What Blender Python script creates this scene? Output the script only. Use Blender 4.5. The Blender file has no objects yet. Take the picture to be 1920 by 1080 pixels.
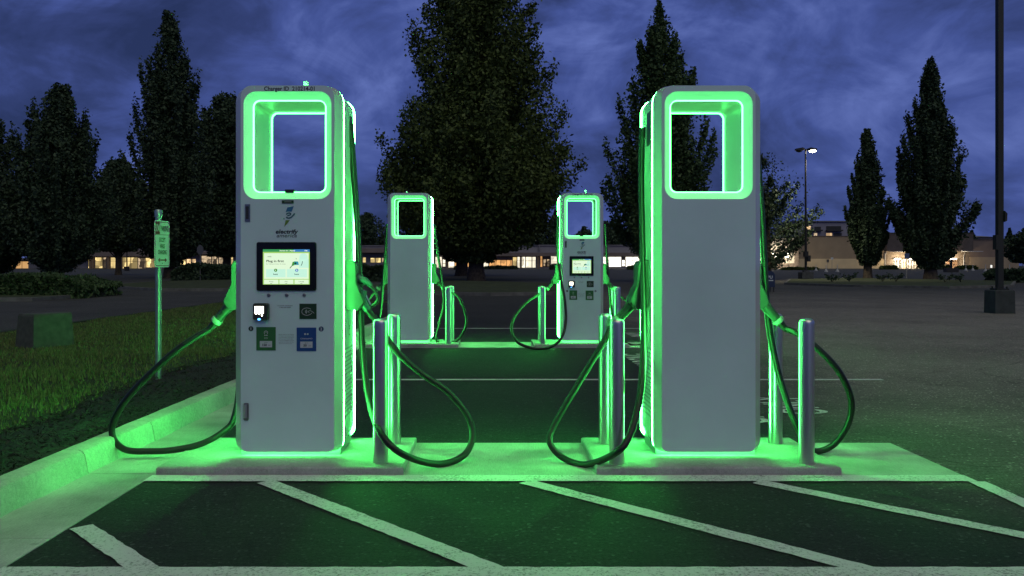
import bpy, math, random
import numpy as np
from mathutils import Vector, Matrix

random.seed(7)
rng = np.random.default_rng(7)
R = math.radians
scn = bpy.context.scene
COL = scn.collection

# ------------------------------------------------------------------ camera, sky, sun, exposure
F, VX, HY, CZ = 1593.0, 925.0, 498.0, 1.237      # focal length (px of a 1920 frame), vanishing point, eye height
cam_d = bpy.data.cameras.new('camera'); cam = bpy.data.objects.new('camera', cam_d); COL.objects.link(cam)
cam.location = (0, 0, CZ); cam.rotation_euler = (R(90), 0, 0)
cam_d.sensor_width = 36.0; cam_d.lens = F * 36 / 1920
cam_d.shift_x = (960 - VX) / 1920; cam_d.shift_y = -(540 - HY) / 1920
cam_d.clip_start = 0.05; cam_d.clip_end = 4000
scn.camera = cam
scn.view_settings.view_transform = 'Standard'; scn.view_settings.look = 'None'
scn.view_settings.exposure = 0.0; scn.view_settings.gamma = 1.0
scn.cycles.use_denoising = True
scn.cycles.sample_clamp_indirect = 6.0
scn.cycles.max_bounces = 8
scn.cycles.caustics_reflective = False; scn.cycles.caustics_refractive = False

SUN_EL, SUN_AZ = 50.0, 160.0                       # dusk glow from behind the camera, a little to its left
wd = bpy.data.worlds.new('World'); scn.world = wd; wd.use_nodes = True
def build_world():
    nt = wd.node_tree; nt.nodes.clear(); N = nt.nodes.new; L = nt.links.new
    out = N('ShaderNodeOutputWorld'); bg = N('ShaderNodeBackground'); L(bg.outputs[0], out.inputs[0])
    sky = N('ShaderNodeTexSky'); sky.sky_type = 'NISHITA'; sky.sun_disc = False
    sky.sun_elevation = R(SUN_EL); sky.sun_rotation = R(SUN_AZ)
    tc = N('ShaderNodeTexCoord'); sep = N('ShaderNodeSeparateXYZ'); L(tc.outputs['Generated'], sep.inputs[0])
    def mth(op, a, b=None):
        n = N('ShaderNodeMath'); n.operation = op
        for i, v in enumerate((a, b)):
            if v is None: continue
            if isinstance(v, (int, float)): n.inputs[i].default_value = v
            else: L(v, n.inputs[i])
        return n.outputs[0]
    cb = N('ShaderNodeVectorMath'); cb.operation = 'MULTIPLY'; cb.inputs[1].default_value = (1.0, 1.0, 1.8)
    L(tc.outputs['Generated'], cb.inputs[0])
    def noise(scale, detail, rough, dist, off):
        mp = N('ShaderNodeMapping'); mp.inputs['Location'].default_value = off; L(cb.outputs[0], mp.inputs[0])
        n = N('ShaderNodeTexNoise'); n.inputs['Scale'].default_value = scale; n.inputs['Detail'].default_value = detail
        n.inputs['Roughness'].default_value = rough; n.inputs['Distortion'].default_value = dist
        L(mp.outputs[0], n.inputs['Vector']); return n.outputs[0]
    n1 = noise(3.0, 9, 0.55, 0.9, (3.1, 1.7, 0.4)); n2 = noise(8.0, 8, 0.6, 0.6, (7.3, 2.2, 4.0))
    mixv = mth('ADD', mth('MULTIPLY', n1, 0.66), mth('MULTIPLY', n2, 0.34))
    rp = N('ShaderNodeValToRGB'); L(mixv, rp.inputs[0]); e = rp.color_ramp.elements
    e[0].position = 0.40; e[0].color = (0.022, 0.036, 0.112, 1)
    e[1].position = 0.66; e[1].color = (0.150, 0.210, 0.560, 1)
    for p, c in ((0.47, (0.036, 0.056, 0.180)), (0.54, (0.062, 0.096, 0.320))):
        el = e.new(p); el.color = (*c, 1)
    # thin share of the clear Nishita sky shows through the overcast
    sc = N('ShaderNodeVectorMath'); sc.operation = 'SCALE'; sc.inputs['Scale'].default_value = 0.0025
    L(sky.outputs[0], sc.inputs[0])
    tint = N('ShaderNodeVectorMath'); tint.operation = 'MULTIPLY'; tint.inputs[1].default_value = (0.32, 0.42, 0.9)
    L(sc.outputs[0], tint.inputs[0])
    ad = N('ShaderNodeVectorMath'); ad.operation = 'ADD'; L(rp.outputs[0], ad.inputs[0]); L(tint.outputs[0], ad.inputs[1])
    # unseen overhead sky shaped neutral grey, to make the fill light less violet
    hi = N('ShaderNodeMapRange'); hi.interpolation_type = 'SMOOTHSTEP'; hi.inputs[1].default_value = .30; hi.inputs[2].default_value = .60; L(sep.outputs[2], hi.inputs[0])
    mx = N('ShaderNodeMix'); mx.data_type = 'RGBA'; L(hi.outputs[0], mx.inputs[0]); L(ad.outputs[0], mx.inputs[6])
    ov = N('ShaderNodeMix'); ov.data_type = 'RGBA'; L(mixv, ov.inputs[0]); ov.inputs[6].default_value = (0.045, 0.064, 0.072, 1); ov.inputs[7].default_value = (0.115, 0.145, 0.160, 1); L(ov.outputs[2], mx.inputs[7])
    L(mx.outputs[2], bg.inputs[0]); bg.inputs[1].default_value = 0.9
build_world()
sun_d = bpy.data.lights.new('sun', 'SUN'); sun = bpy.data.objects.new('sun', sun_d); COL.objects.link(sun)
sun_d.energy = 0.56; sun_d.angle = R(60); sun_d.color = (1.0, 0.95, 0.80)
sun.rotation_euler = (R(90 - SUN_EL), 0, R(180 - SUN_AZ))

LED = 132.0; LED_RING = 9.0            # strength of the green light strips

# ------------------------------------------------------------------ helpers
def gz(Y): return 0.0 if Y < 25 else 0.0036 * (min(Y, 200) - 25)
def W(px, py, Y): return Vector(((px - VX) / F * Y, Y, CZ + (HY - py) / F * Y))
def G(px, py, up=0.0):
    lo, hi = 1.0, 400.0
    for _ in range(60):
        m = (lo + hi) / 2
        if HY + (CZ - gz(m) - up) / m * F > py: lo = m
        else: hi = m
    return Vector(((px - VX) / F * lo, lo, gz(lo) + up))

class MB:
    def __init__(s): s.v = []; s.f = []; s.m = []
    def add(s, vs, fs, mi=0):
        o = len(s.v); s.v += [tuple(p) for p in vs]
        for f in fs: s.f.append(tuple(o + i for i in f)); s.m.append(mi)
        return s
    def box(s, x0, x1, y0, y1, z0, z1, mi=0):
        v = [(x0,y0,z0),(x1,y0,z0),(x1,y1,z0),(x0,y1,z0),(x0,y0,z1),(x1,y0,z1),(x1,y1,z1),(x0,y1,z1)]
        return s.add(v, [(0,3,2,1),(4,5,6,7),(0,1,5,4),(1,2,6,5),(2,3,7,6),(3,0,4,7)], mi)
    def loft(s, loops, cap0=True, cap1=True, closed=True, mi=0):
        n = len(loops[0]); vs = [p for l in loops for p in l]; fs = []
        for k in range(len(loops) - 1):
            for i in range(n if closed else n - 1):
                j = (i + 1) % n; fs.append((k*n+i, k*n+j, (k+1)*n+j, (k+1)*n+i))
        if cap0: fs.append(tuple(range(n))[::-1])
        if cap1: fs.append(tuple((len(loops)-1)*n + i for i in range(n)))
        return s.add(vs, fs, mi)
    def tube(s, pts, r, n=10, caps=True, mi=0):
        pts = [Vector(p) for p in pts]; loops = []; rs = r if isinstance(r, (list, tuple)) else [r] * len(pts)
        up = None
        for i, p in enumerate(pts):
            t = (pts[min(i+1, len(pts)-1)] - pts[max(i-1, 0)]).normalized()
            if up is None:
                up = Vector((0,0,1)) if abs(t.z) < .9 else Vector((1,0,0))
            a = (up - t * up.dot(t)).normalized(); b = t.cross(a); up = a
            loops.append([p + (a*math.cos(2*math.pi*k/n) + b*math.sin(2*math.pi*k/n)) * rs[i] for k in range(n)])
        return s.loft(loops, caps, caps, mi=mi)
    def lathe(s, prof, n=24, c=(0,0,0), mi=0):
        loops = [[(c[0]+r*math.cos(2*math.pi*k/n), c[1]+r*math.sin(2*math.pi*k/n), c[2]+z) for k in range(n)] for r, z in prof]
        return s.loft(loops, True, True, mi=mi)
    def quad(s, a, b, c, d, mi=0): return s.add([a,b,c,d], [(0,1,2,3)], mi)
    def build(s, name, mats, parent=None, smooth=None, loc=None):
        me = bpy.data.meshes.new(name); me.from_pydata(s.v, [], s.f)
        mats = mats if isinstance(mats, (list, tuple)) else [mats]
        for m in mats: me.materials.append(m)
        me.polygons.foreach_set('material_index', s.m)
        me.update(); 
        o = bpy.data.objects.new(name, me); COL.objects.link(o)
        if parent is not None: o.parent = parent
        if loc is not None: o.location = loc
        if smooth is not None:
            me.polygons.foreach_set('use_smooth', [True] * len(me.polygons))
            if smooth < 179: me.set_sharp_from_angle(angle=R(smooth))
        return o

def fixnormals(o):
    import bmesh
    b = bmesh.new(); b.from_mesh(o.data); bmesh.ops.recalc_face_normals(b, faces=b.faces); b.to_mesh(o.data); b.free(); return o

def tag(o, label=None, cat=None, group=None, kind=None):
    if label: o['label'] = label
    if cat: o['category'] = cat
    if group: o['group'] = group
    if kind: o['kind'] = kind
    return o
def empty(name, loc=(0,0,0), rz=0):
    o = bpy.data.objects.new(name, None); COL.objects.link(o); o.location = loc; o.rotation_euler = (0,0,rz); o.empty_display_size = .2
    return o
def copy_tree(o, parent=None, skip=()):
    c = o.copy(); COL.objects.link(c); c.parent = parent
    for ch in list(o.children):
        if ch.name.split('.')[0] not in skip: copy_tree(ch, c, skip)
    return c

def rrect(w, h, r, n=6, cx=0, cz=0, rb=None):
    pts = []; rb = r if rb is None else rb
    for (sx, sz, a0, rr) in ((1,1,0,r), (-1,1,90,r), (-1,-1,180,rb), (1,-1,270,rb)):
        ox, oz = cx + sx*(w/2-rr), cz + sz*(h/2-rr)
        for k in range(n + 1):
            a = R(a0 + 90*k/n); pts.append((ox + rr*math.cos(a), oz + rr*math.sin(a)))
    return pts
def at_y(loop, y): return [(x, y, z) for x, z in loop]

def spline(pts, sub=8):
    pts = [Vector(p) for p in pts]; out = []
    P = [pts[0]] + pts + [pts[-1]]
    for i in range(1, len(P) - 2):
        a, b, c, d = P[i-1], P[i], P[i+1], P[i+2]
        for k in range(sub):
            t = k / sub
            out.append(.5*((2*b) + (c-a)*t + (2*a-5*b+4*c-d)*t*t + (3*b-a-3*c+d)*t**3))
    out.append(pts[-1]); return out

def text_geo(s, h, bold=0.0, shear=0.0, width=None, spacing=1.0):
    """flat letters in x,z; h = capital height; centred on the origin"""
    cu = bpy.data.curves.new('lettering', 'FONT'); cu.body = s; cu.size = 1.0; cu.offset = bold; cu.shear = shear
    cu.space_character = spacing; cu.resolution_u = 3; cu.fill_mode = 'FRONT'
    o = bpy.data.objects.new('lettering', cu); COL.objects.link(o)
    dg = bpy.context.evaluated_depsgraph_get(); dg.update()
    me = o.evaluated_get(dg).to_mesh()
    vs = [(v.co.x, v.co.y) for v in me.vertices]; fs = [tuple(p.vertices) for p in me.polygons]
    o.evaluated_get(dg).to_mesh_clear(); bpy.data.objects.remove(o); bpy.data.curves.remove(cu)
    k = h / 0.70; x0 = min(v[0] for v in vs); x1 = max(v[0] for v in vs)
    kx = k if width is None else width / (x1 - x0)
    return [((x - (x0+x1)/2)*kx, (y - .35)*k) for x, y in vs], fs
def put_text(mb, s, x, y, z, h, mi=0, flip=False, **kw):
    vs, fs = text_geo(s, h, **kw)
    mb.add([(x + a, y, z + b) for a, b in vs], fs, mi)
def disc(mb, x, y, z, r, mi=0, n=20, ry=None):
    ry = ry or r
    mb.add([(x + r*math.cos(2*math.pi*k/n), y, z + ry*math.sin(2*math.pi*k/n)) for k in range(n)], [tuple(range(n))], mi)
def rect(mb, x0, x1, z0, z1, y, mi=0): mb.quad((x0,y,z0),(x1,y,z0),(x1,y,z1),(x0,y,z1), mi)
def stroke(mb, pts, w, y, mi=0):
    for (a, b), (c, d) in zip(pts[:-1], pts[1:]):
        dx, dz = c-a, d-b; l = math.hypot(dx, dz) or 1; nx, nz = -dz/l*w/2, dx/l*w/2
        mb.quad((a+nx,y,b+nz),(a-nx,y,b-nz),(c-nx,y,d-nz),(c+nx,y,d+nz), mi)
def poly(mb, pts, y, mi=0): mb.add([(a, y, b) for a, b in pts], [tuple(range(len(pts)))], mi)

# ------------------------------------------------------------------ materials
MATS = {}
def mat(name, col, rough=0.5, metal=0.0, spec=0.5, emit=None, estr=0.0, nscale=None, namt=0.25, bump=0.0, bscale=None, coat=0.0, detail=4):
    if name in MATS: return MATS[name]
    m = bpy.data.materials.new(name); m.use_nodes = True; nt = m.node_tree; b = nt.nodes['Principled BSDF']
    b.inputs['Base Color'].default_value = (*col, 1); b.inputs['Roughness'].default_value = rough; b.inputs['Metallic'].default_value = metal
    b.inputs['Specular IOR Level'].default_value = spec; b.inputs['Coat Weight'].default_value = coat
    if emit: b.inputs['Emission Color'].default_value = (*emit, 1); b.inputs['Emission Strength'].default_value = estr
    N = nt.nodes.new; L = nt.links.new
    if nscale or bump:
        geo = N('ShaderNodeTexCoord')
        if nscale:
            n = N('ShaderNodeTexNoise'); n.inputs['Scale'].default_value = nscale; n.inputs['Detail'].default_value = detail
            L(geo.outputs['Object'], n.inputs['Vector'])
            mr = N('ShaderNodeMapRange'); mr.inputs[1].default_value = .3; mr.inputs[2].default_value = .7
            mr.inputs[3].default_value = 1 - namt; mr.inputs[4].default_value = 1 + namt; L(n.outputs[0], mr.inputs[0])
            vm = N('ShaderNodeVectorMath'); vm.operation = 'SCALE'; vm.inputs[0].default_value = col; L(mr.outputs[0], vm.inputs['Scale'])
            L(vm.outputs[0], b.inputs['Base Color'])
        if bump:
            n2 = N('ShaderNodeTexNoise'); n2.inputs['Scale'].default_value = bscale or 60; n2.inputs['Detail'].default_value = 5
            L(geo.outputs['Object'], n2.inputs['Vector'])
            bp = N('ShaderNodeBump'); bp.inputs['Strength'].default_value = bump; bp.inputs['Distance'].default_value = .01
            L(n2.outputs[0], bp.inputs['Height']); L(bp.outputs[0], b.inputs['Normal'])
    MATS[name] = m; return m

def asphalt(name, base, spec_amt):
    m = bpy.data.materials.new(name); m.use_nodes = True; nt = m.node_tree; b = nt.nodes['Principled BSDF']; N = nt.nodes.new; L = nt.links.new
    tc = N('ShaderNodeTexCoord')
    def noise(s, d, r=.55, stretch=None):
        n = N('ShaderNodeTexNoise'); n.inputs['Scale'].default_value = s; n.inputs['Detail'].default_value = d; n.inputs['Roughness'].default_value = r
        if stretch:
            mp = N('ShaderNodeMapping'); mp.inputs['Scale'].default_value = stretch; L(tc.outputs['Object'], mp.inputs[0]); L(mp.outputs[0], n.inputs['Vector'])
        else: L(tc.outputs['Object'], n.inputs['Vector'])
        return n.outputs[0]
    big = noise(.45, 5, .6); fine = noise(55, 6, .8); mid = noise(9, 5, .6, (0.5, 2.0, 1))
    def ramp(src, a, b_, c0, c1):
        r = N('ShaderNodeMapRange'); r.inputs[1].default_value = a; r.inputs[2].default_value = b_; r.inputs[3].default_value = c0; r.inputs[4].default_value = c1
        L(src, r.inputs[0]); return r.outputs[0]
    def mul(a, c):
        x = N('ShaderNodeMath'); x.operation = 'MULTIPLY'; L(a, x.inputs[0]); L(c, x.inputs[1]); return x.outputs[0]
    k = mul(mul(ramp(big, .3, .7, .75, 1.25), ramp(fine, .34, .66, .25, 1.75)), ramp(mid, .3, .7, .8, 1.2))
    vor = N('ShaderNodeTexVoronoi'); vor.inputs['Scale'].default_value = 70; L(tc.outputs['Object'], vor.inputs['Vector'])
    spk = ramp(vor.outputs['Color'], .82, .93, 0, spec_amt)
    # hairline cracks, oil spots
    mpv = N('ShaderNodeVectorMath'); mpv.operation = 'ADD'; L(tc.outputs['Object'], mpv.inputs[0])
    nv = N('ShaderNodeTexNoise'); nv.inputs['Scale'].default_value = 1.6; nv.inputs['Detail'].default_value = 6; L(tc.outputs['Object'], nv.inputs['Vector'])
    sv = N('ShaderNodeVectorMath'); sv.operation = 'SCALE'; sv.inputs['Scale'].default_value = .9; L(nv.outputs['Color'], sv.inputs[0]); L(sv.outputs[0], mpv.inputs[1])
    cr = N('ShaderNodeTexVoronoi'); cr.feature = 'DISTANCE_TO_EDGE'; cr.inputs['Scale'].default_value = .27; L(mpv.outputs[0], cr.inputs['Vector'])
    k = mul(k, ramp(cr.outputs['Distance'], .001, .006, .68, 1)); k = mul(k, ramp(noise(1.4, 3), .64, .74, 1, .55))
    ad = N('ShaderNodeMath'); ad.operation = 'ADD'; L(k, ad.inputs[0]); L(spk, ad.inputs[1])
    # painted light: dark stalls, drive lane paler and warmer as if lamplit, medium elsewhere
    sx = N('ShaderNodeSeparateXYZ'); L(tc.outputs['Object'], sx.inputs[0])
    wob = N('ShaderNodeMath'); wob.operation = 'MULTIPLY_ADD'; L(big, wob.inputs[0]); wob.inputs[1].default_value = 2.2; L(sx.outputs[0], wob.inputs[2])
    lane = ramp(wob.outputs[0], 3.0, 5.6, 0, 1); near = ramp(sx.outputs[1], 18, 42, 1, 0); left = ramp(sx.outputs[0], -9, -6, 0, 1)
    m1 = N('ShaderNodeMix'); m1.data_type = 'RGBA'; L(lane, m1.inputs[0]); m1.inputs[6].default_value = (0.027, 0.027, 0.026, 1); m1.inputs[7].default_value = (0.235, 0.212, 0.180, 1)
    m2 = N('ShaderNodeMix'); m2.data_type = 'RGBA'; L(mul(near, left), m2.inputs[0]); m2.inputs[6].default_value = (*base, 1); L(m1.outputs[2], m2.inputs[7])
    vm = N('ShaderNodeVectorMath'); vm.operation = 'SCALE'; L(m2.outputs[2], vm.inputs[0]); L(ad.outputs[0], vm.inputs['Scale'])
    L(vm.outputs[0], b.inputs['Base Color']); b.inputs['Roughness'].default_value = .78; b.inputs['Specular IOR Level'].default_value = .35
    bp = N('ShaderNodeBump'); bp.inputs['Strength'].default_value = .9; bp.inputs['Distance'].default_value = .012
    L(fine, bp.inputs['Height']); L(bp.outputs[0], b.inputs['Normal'])
    MATS[name] = m; return m

def concrete(name, col, broom=True):
    m = bpy.data.materials.new(name); m.use_nodes = True; nt = m.node_tree; b = nt.nodes['Principled BSDF']; N = nt.nodes.new; L = nt.links.new
    tc = N('ShaderNodeTexCoord')
    def noise(s, d, stretch=None):
        n = N('ShaderNodeTexNoise'); n.inputs['Scale'].default_value = s; n.inputs['Detail'].default_value = d
        if stretch:
            mp = N('ShaderNodeMapping'); mp.inputs['Scale'].default_value = stretch; L(tc.outputs['Object'], mp.inputs[0]); L(mp.outputs[0], n.inputs['Vector'])
        else: L(tc.outputs['Object'], n.inputs['Vector'])
        return n.outputs[0]
    def ramp(src, a, b_, c0, c1):
        r = N('ShaderNodeMapRange'); r.inputs[1].default_value = a; r.inputs[2].default_value = b_; r.inputs[3].default_value = c0; r.inputs[4].default_value = c1
        L(src, r.inputs[0]); return r.outputs[0]
    def mul(a, c):
        x = N('ShaderNodeMath'); x.operation = 'MULTIPLY'; L(a, x.inputs[0]); L(c, x.inputs[1]); return x.outputs[0]
    st = noise(40, 4, (6, .35, 1) if broom else None); big = noise(2.2, 6); fine = noise(150, 3)
    k = mul(mul(ramp(st, .3, .7, .88, 1.1), ramp(big, .3, .7, .66, 1.22)), ramp(fine, .3, .7, .85, 1.15))
    dark = ramp(noise(14, 6), .66, .74, 1, .72)
    k = mul(k, dark)
    vm = N('ShaderNodeVectorMath'); vm.operation = 'SCALE'; vm.inputs[0].default_value = col; L(k, vm.inputs['Scale'])
    L(vm.outputs[0], b.inputs['Base Color']); b.inputs['Roughness'].default_value = .85; b.inputs['Specular IOR Level'].default_value = .25
    bp = N('ShaderNodeBump'); bp.inputs['Strength'].default_value = .45; bp.inputs['Distance'].default_value = .006
    L(st, bp.inputs['Height']); L(bp.outputs[0], b.inputs['Normal'])
    MATS[name] = m; return m

def worn_paint(name, col, under):
    m = bpy.data.materials.new(name); m.use_nodes = True; nt = m.node_tree; b = nt.nodes['Principled BSDF']; N = nt.nodes.new; L = nt.links.new
    tc = N('ShaderNodeTexCoord')
    n = N('ShaderNodeTexNoise'); n.inputs['Scale'].default_value = 75; n.inputs['Detail'].default_value = 6; n.inputs['Roughness'].default_value = .7; L(tc.outputs['Object'], n.inputs['Vector'])
    n2 = N('ShaderNodeTexNoise'); n2.inputs['Scale'].default_value = 3.5; n2.inputs['Detail'].default_value = 5; L(tc.outputs['Object'], n2.inputs['Vector'])
    a = N('ShaderNodeMath'); a.operation = 'MULTIPLY_ADD'; L(n2.outputs[0], a.inputs[0]); a.inputs[1].default_value = .35; L(n.outputs[0], a.inputs[2])
    r = N('ShaderNodeValToRGB'); L(a.outputs[0], r.inputs[0]); e = r.color_ramp.elements
    e[0].position = .50; e[0].color = (*under, 1); e[1].position = .66; e[1].color = (*col, 1)
    L(r.outputs[0], b.inputs['Base Color']); b.inputs['Roughness'].default_value = .7
    bp = N('ShaderNodeBump'); bp.inputs['Strength'].default_value = .5; bp.inputs['Distance'].default_value = .006
    L(n.outputs[0], bp.inputs['Height']); L(bp.outputs[0], b.inputs['Normal'])
    MATS[name] = m; return m

def foliage(name, c0, c1):
    m = bpy.data.materials.new(name); m.use_nodes = True; nt = m.node_tree; b = nt.nodes['Principled BSDF']; N = nt.nodes.new; L = nt.links.new
    g = N('ShaderNodeNewGeometry'); r = N('ShaderNodeValToRGB'); L(g.outputs['Random Per Island'], r.inputs[0])
    e = r.color_ramp.elements; e[0].color = (*c0, 1); e[1].color = (*c1, 1)
    L(r.outputs[0], b.inputs['Base Color']); b.inputs['Roughness'].default_value = .6; b.inputs['Specular IOR Level'].default_value = .3
    MATS[name] = m; return m

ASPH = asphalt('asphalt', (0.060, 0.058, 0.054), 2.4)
CONC = concrete('concrete', (0.50, 0.50, 0.47)); CONC_K = concrete('kerb_concrete', (0.48, 0.47, 0.42), False); CONC_P = concrete('pad_concrete', (0.42, 0.42, 0.40), False)
PAINT = worn_paint('line_paint', (0.80, 0.80, 0.77), (0.20, 0.20, 0.19))
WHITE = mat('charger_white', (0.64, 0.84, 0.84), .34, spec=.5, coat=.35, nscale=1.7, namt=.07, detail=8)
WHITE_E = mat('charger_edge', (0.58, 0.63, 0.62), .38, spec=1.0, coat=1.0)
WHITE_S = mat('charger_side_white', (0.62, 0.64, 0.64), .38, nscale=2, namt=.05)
LENS = mat('frosted_lens', (0.80, 0.82, 0.80), .35, nscale=3, namt=.05)
BEZ = mat('lit_bezel', (0.80, 0.82, 0.80), .3, emit=(0.12, 1.0, 0.26), estr=.62)
DARK = mat('dark_plastic', (0.018, 0.018, 0.02), .35)
BLACK = mat('black_gloss', (0.008, 0.008, 0.009), .15)
RUBBER = mat('cable_rubber', (0.007, 0.007, 0.007), .42, nscale=9, namt=.2)
STEEL = mat('polished_steel', (0.72, 0.72, 0.70), .30, metal=1.0)
STEEL_D = mat('brushed_handle', (0.35, 0.35, 0.34), .3, metal=1.0)
GREYM = mat('plinth_grey', (0.30, 0.31, 0.31), .5)
LEDM = mat('green_led', (0.6, 0.8, 0.65), .4, emit=(0.065, 1.0, 0.14), estr=LED)
LEDL = mat('green_led_low', (0.6, 0.8, 0.65), .4, emit=(0.065, 1.0, 0.14), estr=LED*.26)
LEDR = mat('green_led_ring', (0.6, 0.8, 0.65), .4, emit=(0.08, 1.0, 0.16), estr=LED_RING)
TXT = mat('dark_ink', (0.015, 0.02, 0.03), .5)
INKW = mat('white_ink', (0.75, 0.77, 0.75), .5)
GREENP = mat('green_plate', (0.03, 0.16, 0.045), .45); BLUEP = mat('blue_plate', (0.012, 0.07, 0.26), .45); DGREEN = mat('deep_green_plate', (0.012, 0.05, 0.018), .4)
LOGO_B = mat('logo_blue', (0.03, 0.18, 0.36), .5); LOGO_G = mat('logo_green', (0.14, 0.27, 0.04), .5); LOGO_T = mat('logo_teal', (0.02, 0.13, 0.16), .5)
def em(name, c, s): return mat(name, (0.02,0.02,0.02), .4, emit=c, estr=s)
SC_BG = em('screen_page', (0.80, 1.0, 0.72), .95); SC_TOP = em('screen_header', (0.05, 0.42, 0.12), .75); SC_BLU = em('screen_blue', (0.05, 0.26, 0.62), .8)
SC_INK = em('screen_ink', (0.01, 0.03, 0.02), .5); SC_GRN = em('screen_green', (0.07, 0.36, 0.04), .8); SC_PALE = em('screen_tile', (0.62, 1.0, 0.80), .9)
SC_EDGE = em('screen_border', (0.42, 0.75, 0.16), .85); SC_CY = em('screen_teal', (0.03, 0.42, 0.42), .8); SC_W = em('screen_white', (1, 1, .9), 1.6); SC_WR = em('reader_white', (1.0, .95, .75), 6); LEDB = em('reader_blue', (0.1, 0.4, 1.0), 4)

# ------------------------------------------------------------------ ground, lot, kerb, islands
def strip_sheet(name, m, xs, ys, up, kind='structure'):
    mb = MB()
    for a, b in zip(ys[:-1], ys[1:]):
        for c, d in zip(xs[:-1], xs[1:]):
            mb.quad((c, a, gz(a)+up), (d, a, gz(a)+up), (d, b, gz(b)+up), (c, b, gz(b)+up))
    o = mb.build(name, m); return tag(o, kind=kind)
tag(strip_sheet('ground', mat('earth', (0.03, 0.032, 0.025), .95, nscale=.3), [-1500, 1500], [-300, 25, 200, 3000], -.03), 'dark ground sheet', None)
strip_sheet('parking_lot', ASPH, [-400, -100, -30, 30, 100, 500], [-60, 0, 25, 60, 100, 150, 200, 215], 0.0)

KX = lambda y: -2.565 + .02 * (y - 4.4)               # back of the kerb top
def kerb():
    mb = MB(); ys = [-6.0]; 
    while ys[-1] < 27: ys.append(ys[-1] + (0.94 if 4 < ys[-1] < 8 else 1.19))
    off = 5.03 - min(ys, key=lambda t: abs(t - 5.03)); ys = [y + off for y in ys]
    for a, b in zip(ys[:-1], ys[1:]):
        a2, b2 = a + .005, b - .005
        def prof(y):
            x = KX(y) + random.uniform(-.004, .004); return [(x, y, -.02), (x, y, .138), (x+.012, y, .148), (x+.10, y, .146), (x+.122, y, .136), (x+.136, y, .115), (x+.158, y, .004), (x+.158, y, -.02)]
        mb.loft([prof(a2 + (b2-a2)*q/8) for q in range(9)])
    o = fixnormals(mb.build('kerb', CONC_K, smooth=25)); tag(o, 'pale concrete kerb along the planted bed', kind='structure')
    g = MB(); ys2 = [y for y in ys]
    for a, b in zip(ys2[:-1], ys2[1:]):
        g.loft([[(KX(y)+.150, y, .006), (-2.0, y, .004), (-2.0, y, -.02), (KX(y)+.15, y, -.02)] for y in (a+.003, b-.003)])
    tag(fixnormals(g.build('gutter', CONC)), 'pale concrete gutter pan', kind='structure')
kerb()

# planted bed and lawn behind the kerb
def bed():
    mb = MB(); ys = np.linspace(-6, 27.5, 60); xs = np.linspace(0, 1, 6)
    mul_x = lambda y: -3.36 + .07*math.sin(y*1.3) + .05*math.sin(y*3.1+1)
    P = [[(KX(y) + (mul_x(y) - KX(y))*t, y, .10 + .045*math.sin(math.pi*t) + .012*math.sin(7*y + 9*t)) for t in xs] for y in ys]
    for i in range(len(ys)-1):
        for j in range(len(xs)-1): mb.quad(P[i][j], P[i+1][j], P[i+1][j+1], P[i][j+1])
    tag(mb.build('planting_bed', mat('bark_soil', (0.022, 0.018, 0.014), .95, nscale=25, namt=.6, bump=.8, bscale=50)), 'dark bark bed behind the kerb', kind='structure')
    lw = MB(); xs2 = np.linspace(0, 1, 14)
    Q = [[((mul_x(y) + (-8.25 - mul_x(y))*t), y, .10 + .04*math.sin(math.pi*t) + .015*math.sin(3*y+5*t)) for t in xs2] for y in ys]
    for i in range(len(ys)-1):
        for j in range(len(xs2)-1): lw.quad(Q[i][j], Q[i+1][j], Q[i+1][j+1], Q[i][j+1])
    lw.box(-8.42, -8.25, -6, 27.5, -.02, .12); lw.box(-8.42, -2.2, 27.4, 27.55, -.02, .12)
    tag(lw.build('lawn', mat('lawn_earth', (0.022, 0.034, 0.010), .95, nscale=18, namt=.5)), 'lawn strip', kind='structure')
    # bark chips
    n = 26000
    y = 4.0 + 16*rng.random(n)**1.6; t = rng.random(n)
    kx = -2.565 + .02*(y-4.4); mx = -3.36 + .07*np.sin(y*1.3) + .05*np.sin(y*3.1+1)
    x = kx - .01 + (mx - .06 - kx)*t; z = .112 + .045*np.sin(np.pi*t) + .012*np.sin(7*y+9*t) + rng.random(n)*.012
    leafs('bark_chips', x, y, z, .007 + .017*rng.random(n)**2, foliage('bark', (0.008, 0.007, 0.006), (0.050, 0.038, 0.030)), flat=.55, asp=.26, kind='stuff')
    # grass blades
    n = 150000
    y = 4.6 + 22*rng.random(n)**1.8; t = rng.random(n)**.8
    mx = -3.36 + .07*np.sin(y*1.3) + .05*np.sin(y*3.1+1) + .06*rng.standard_normal(n)
    x = mx + (-8.22 - mx)*t; z = .10 + .04*np.sin(np.pi*t) + .015*np.sin(3*y+5*t)
    clump = .6 + .5*np.sin(x*2.1+1.3*np.sin(y*1.7))*np.sin(y*1.9+x) + .25*rng.standard_normal(n)
    h = np.clip(.020 + .022*clump, .004, .075)*(.6+.8*rng.random(n)); w = .0035 + .0006*y
    a = rng.random(n)*2*np.pi; lean = .6*rng.random(n)*h; b = rng.random(n)*2*np.pi
    V = np.empty((n,3,3)); dx, dy = np.cos(a)*w, np.sin(a)*w
    V[:,0] = np.stack([x-dx, y-dy, z-.01], 1); V[:,1] = np.stack([x+dx, y+dy, z-.01], 1); V[:,2] = np.stack([x+np.cos(b)*lean, y+np.sin(b)*lean, z+h], 1)
    tag(raw_mesh('grass', V.reshape(-1,3), 3, foliage('grass_blade', (0.050, 0.085, 0.022), (0.20, 0.24, 0.075))), 'green grass growing on the lawn strip', kind='stuff')

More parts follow.
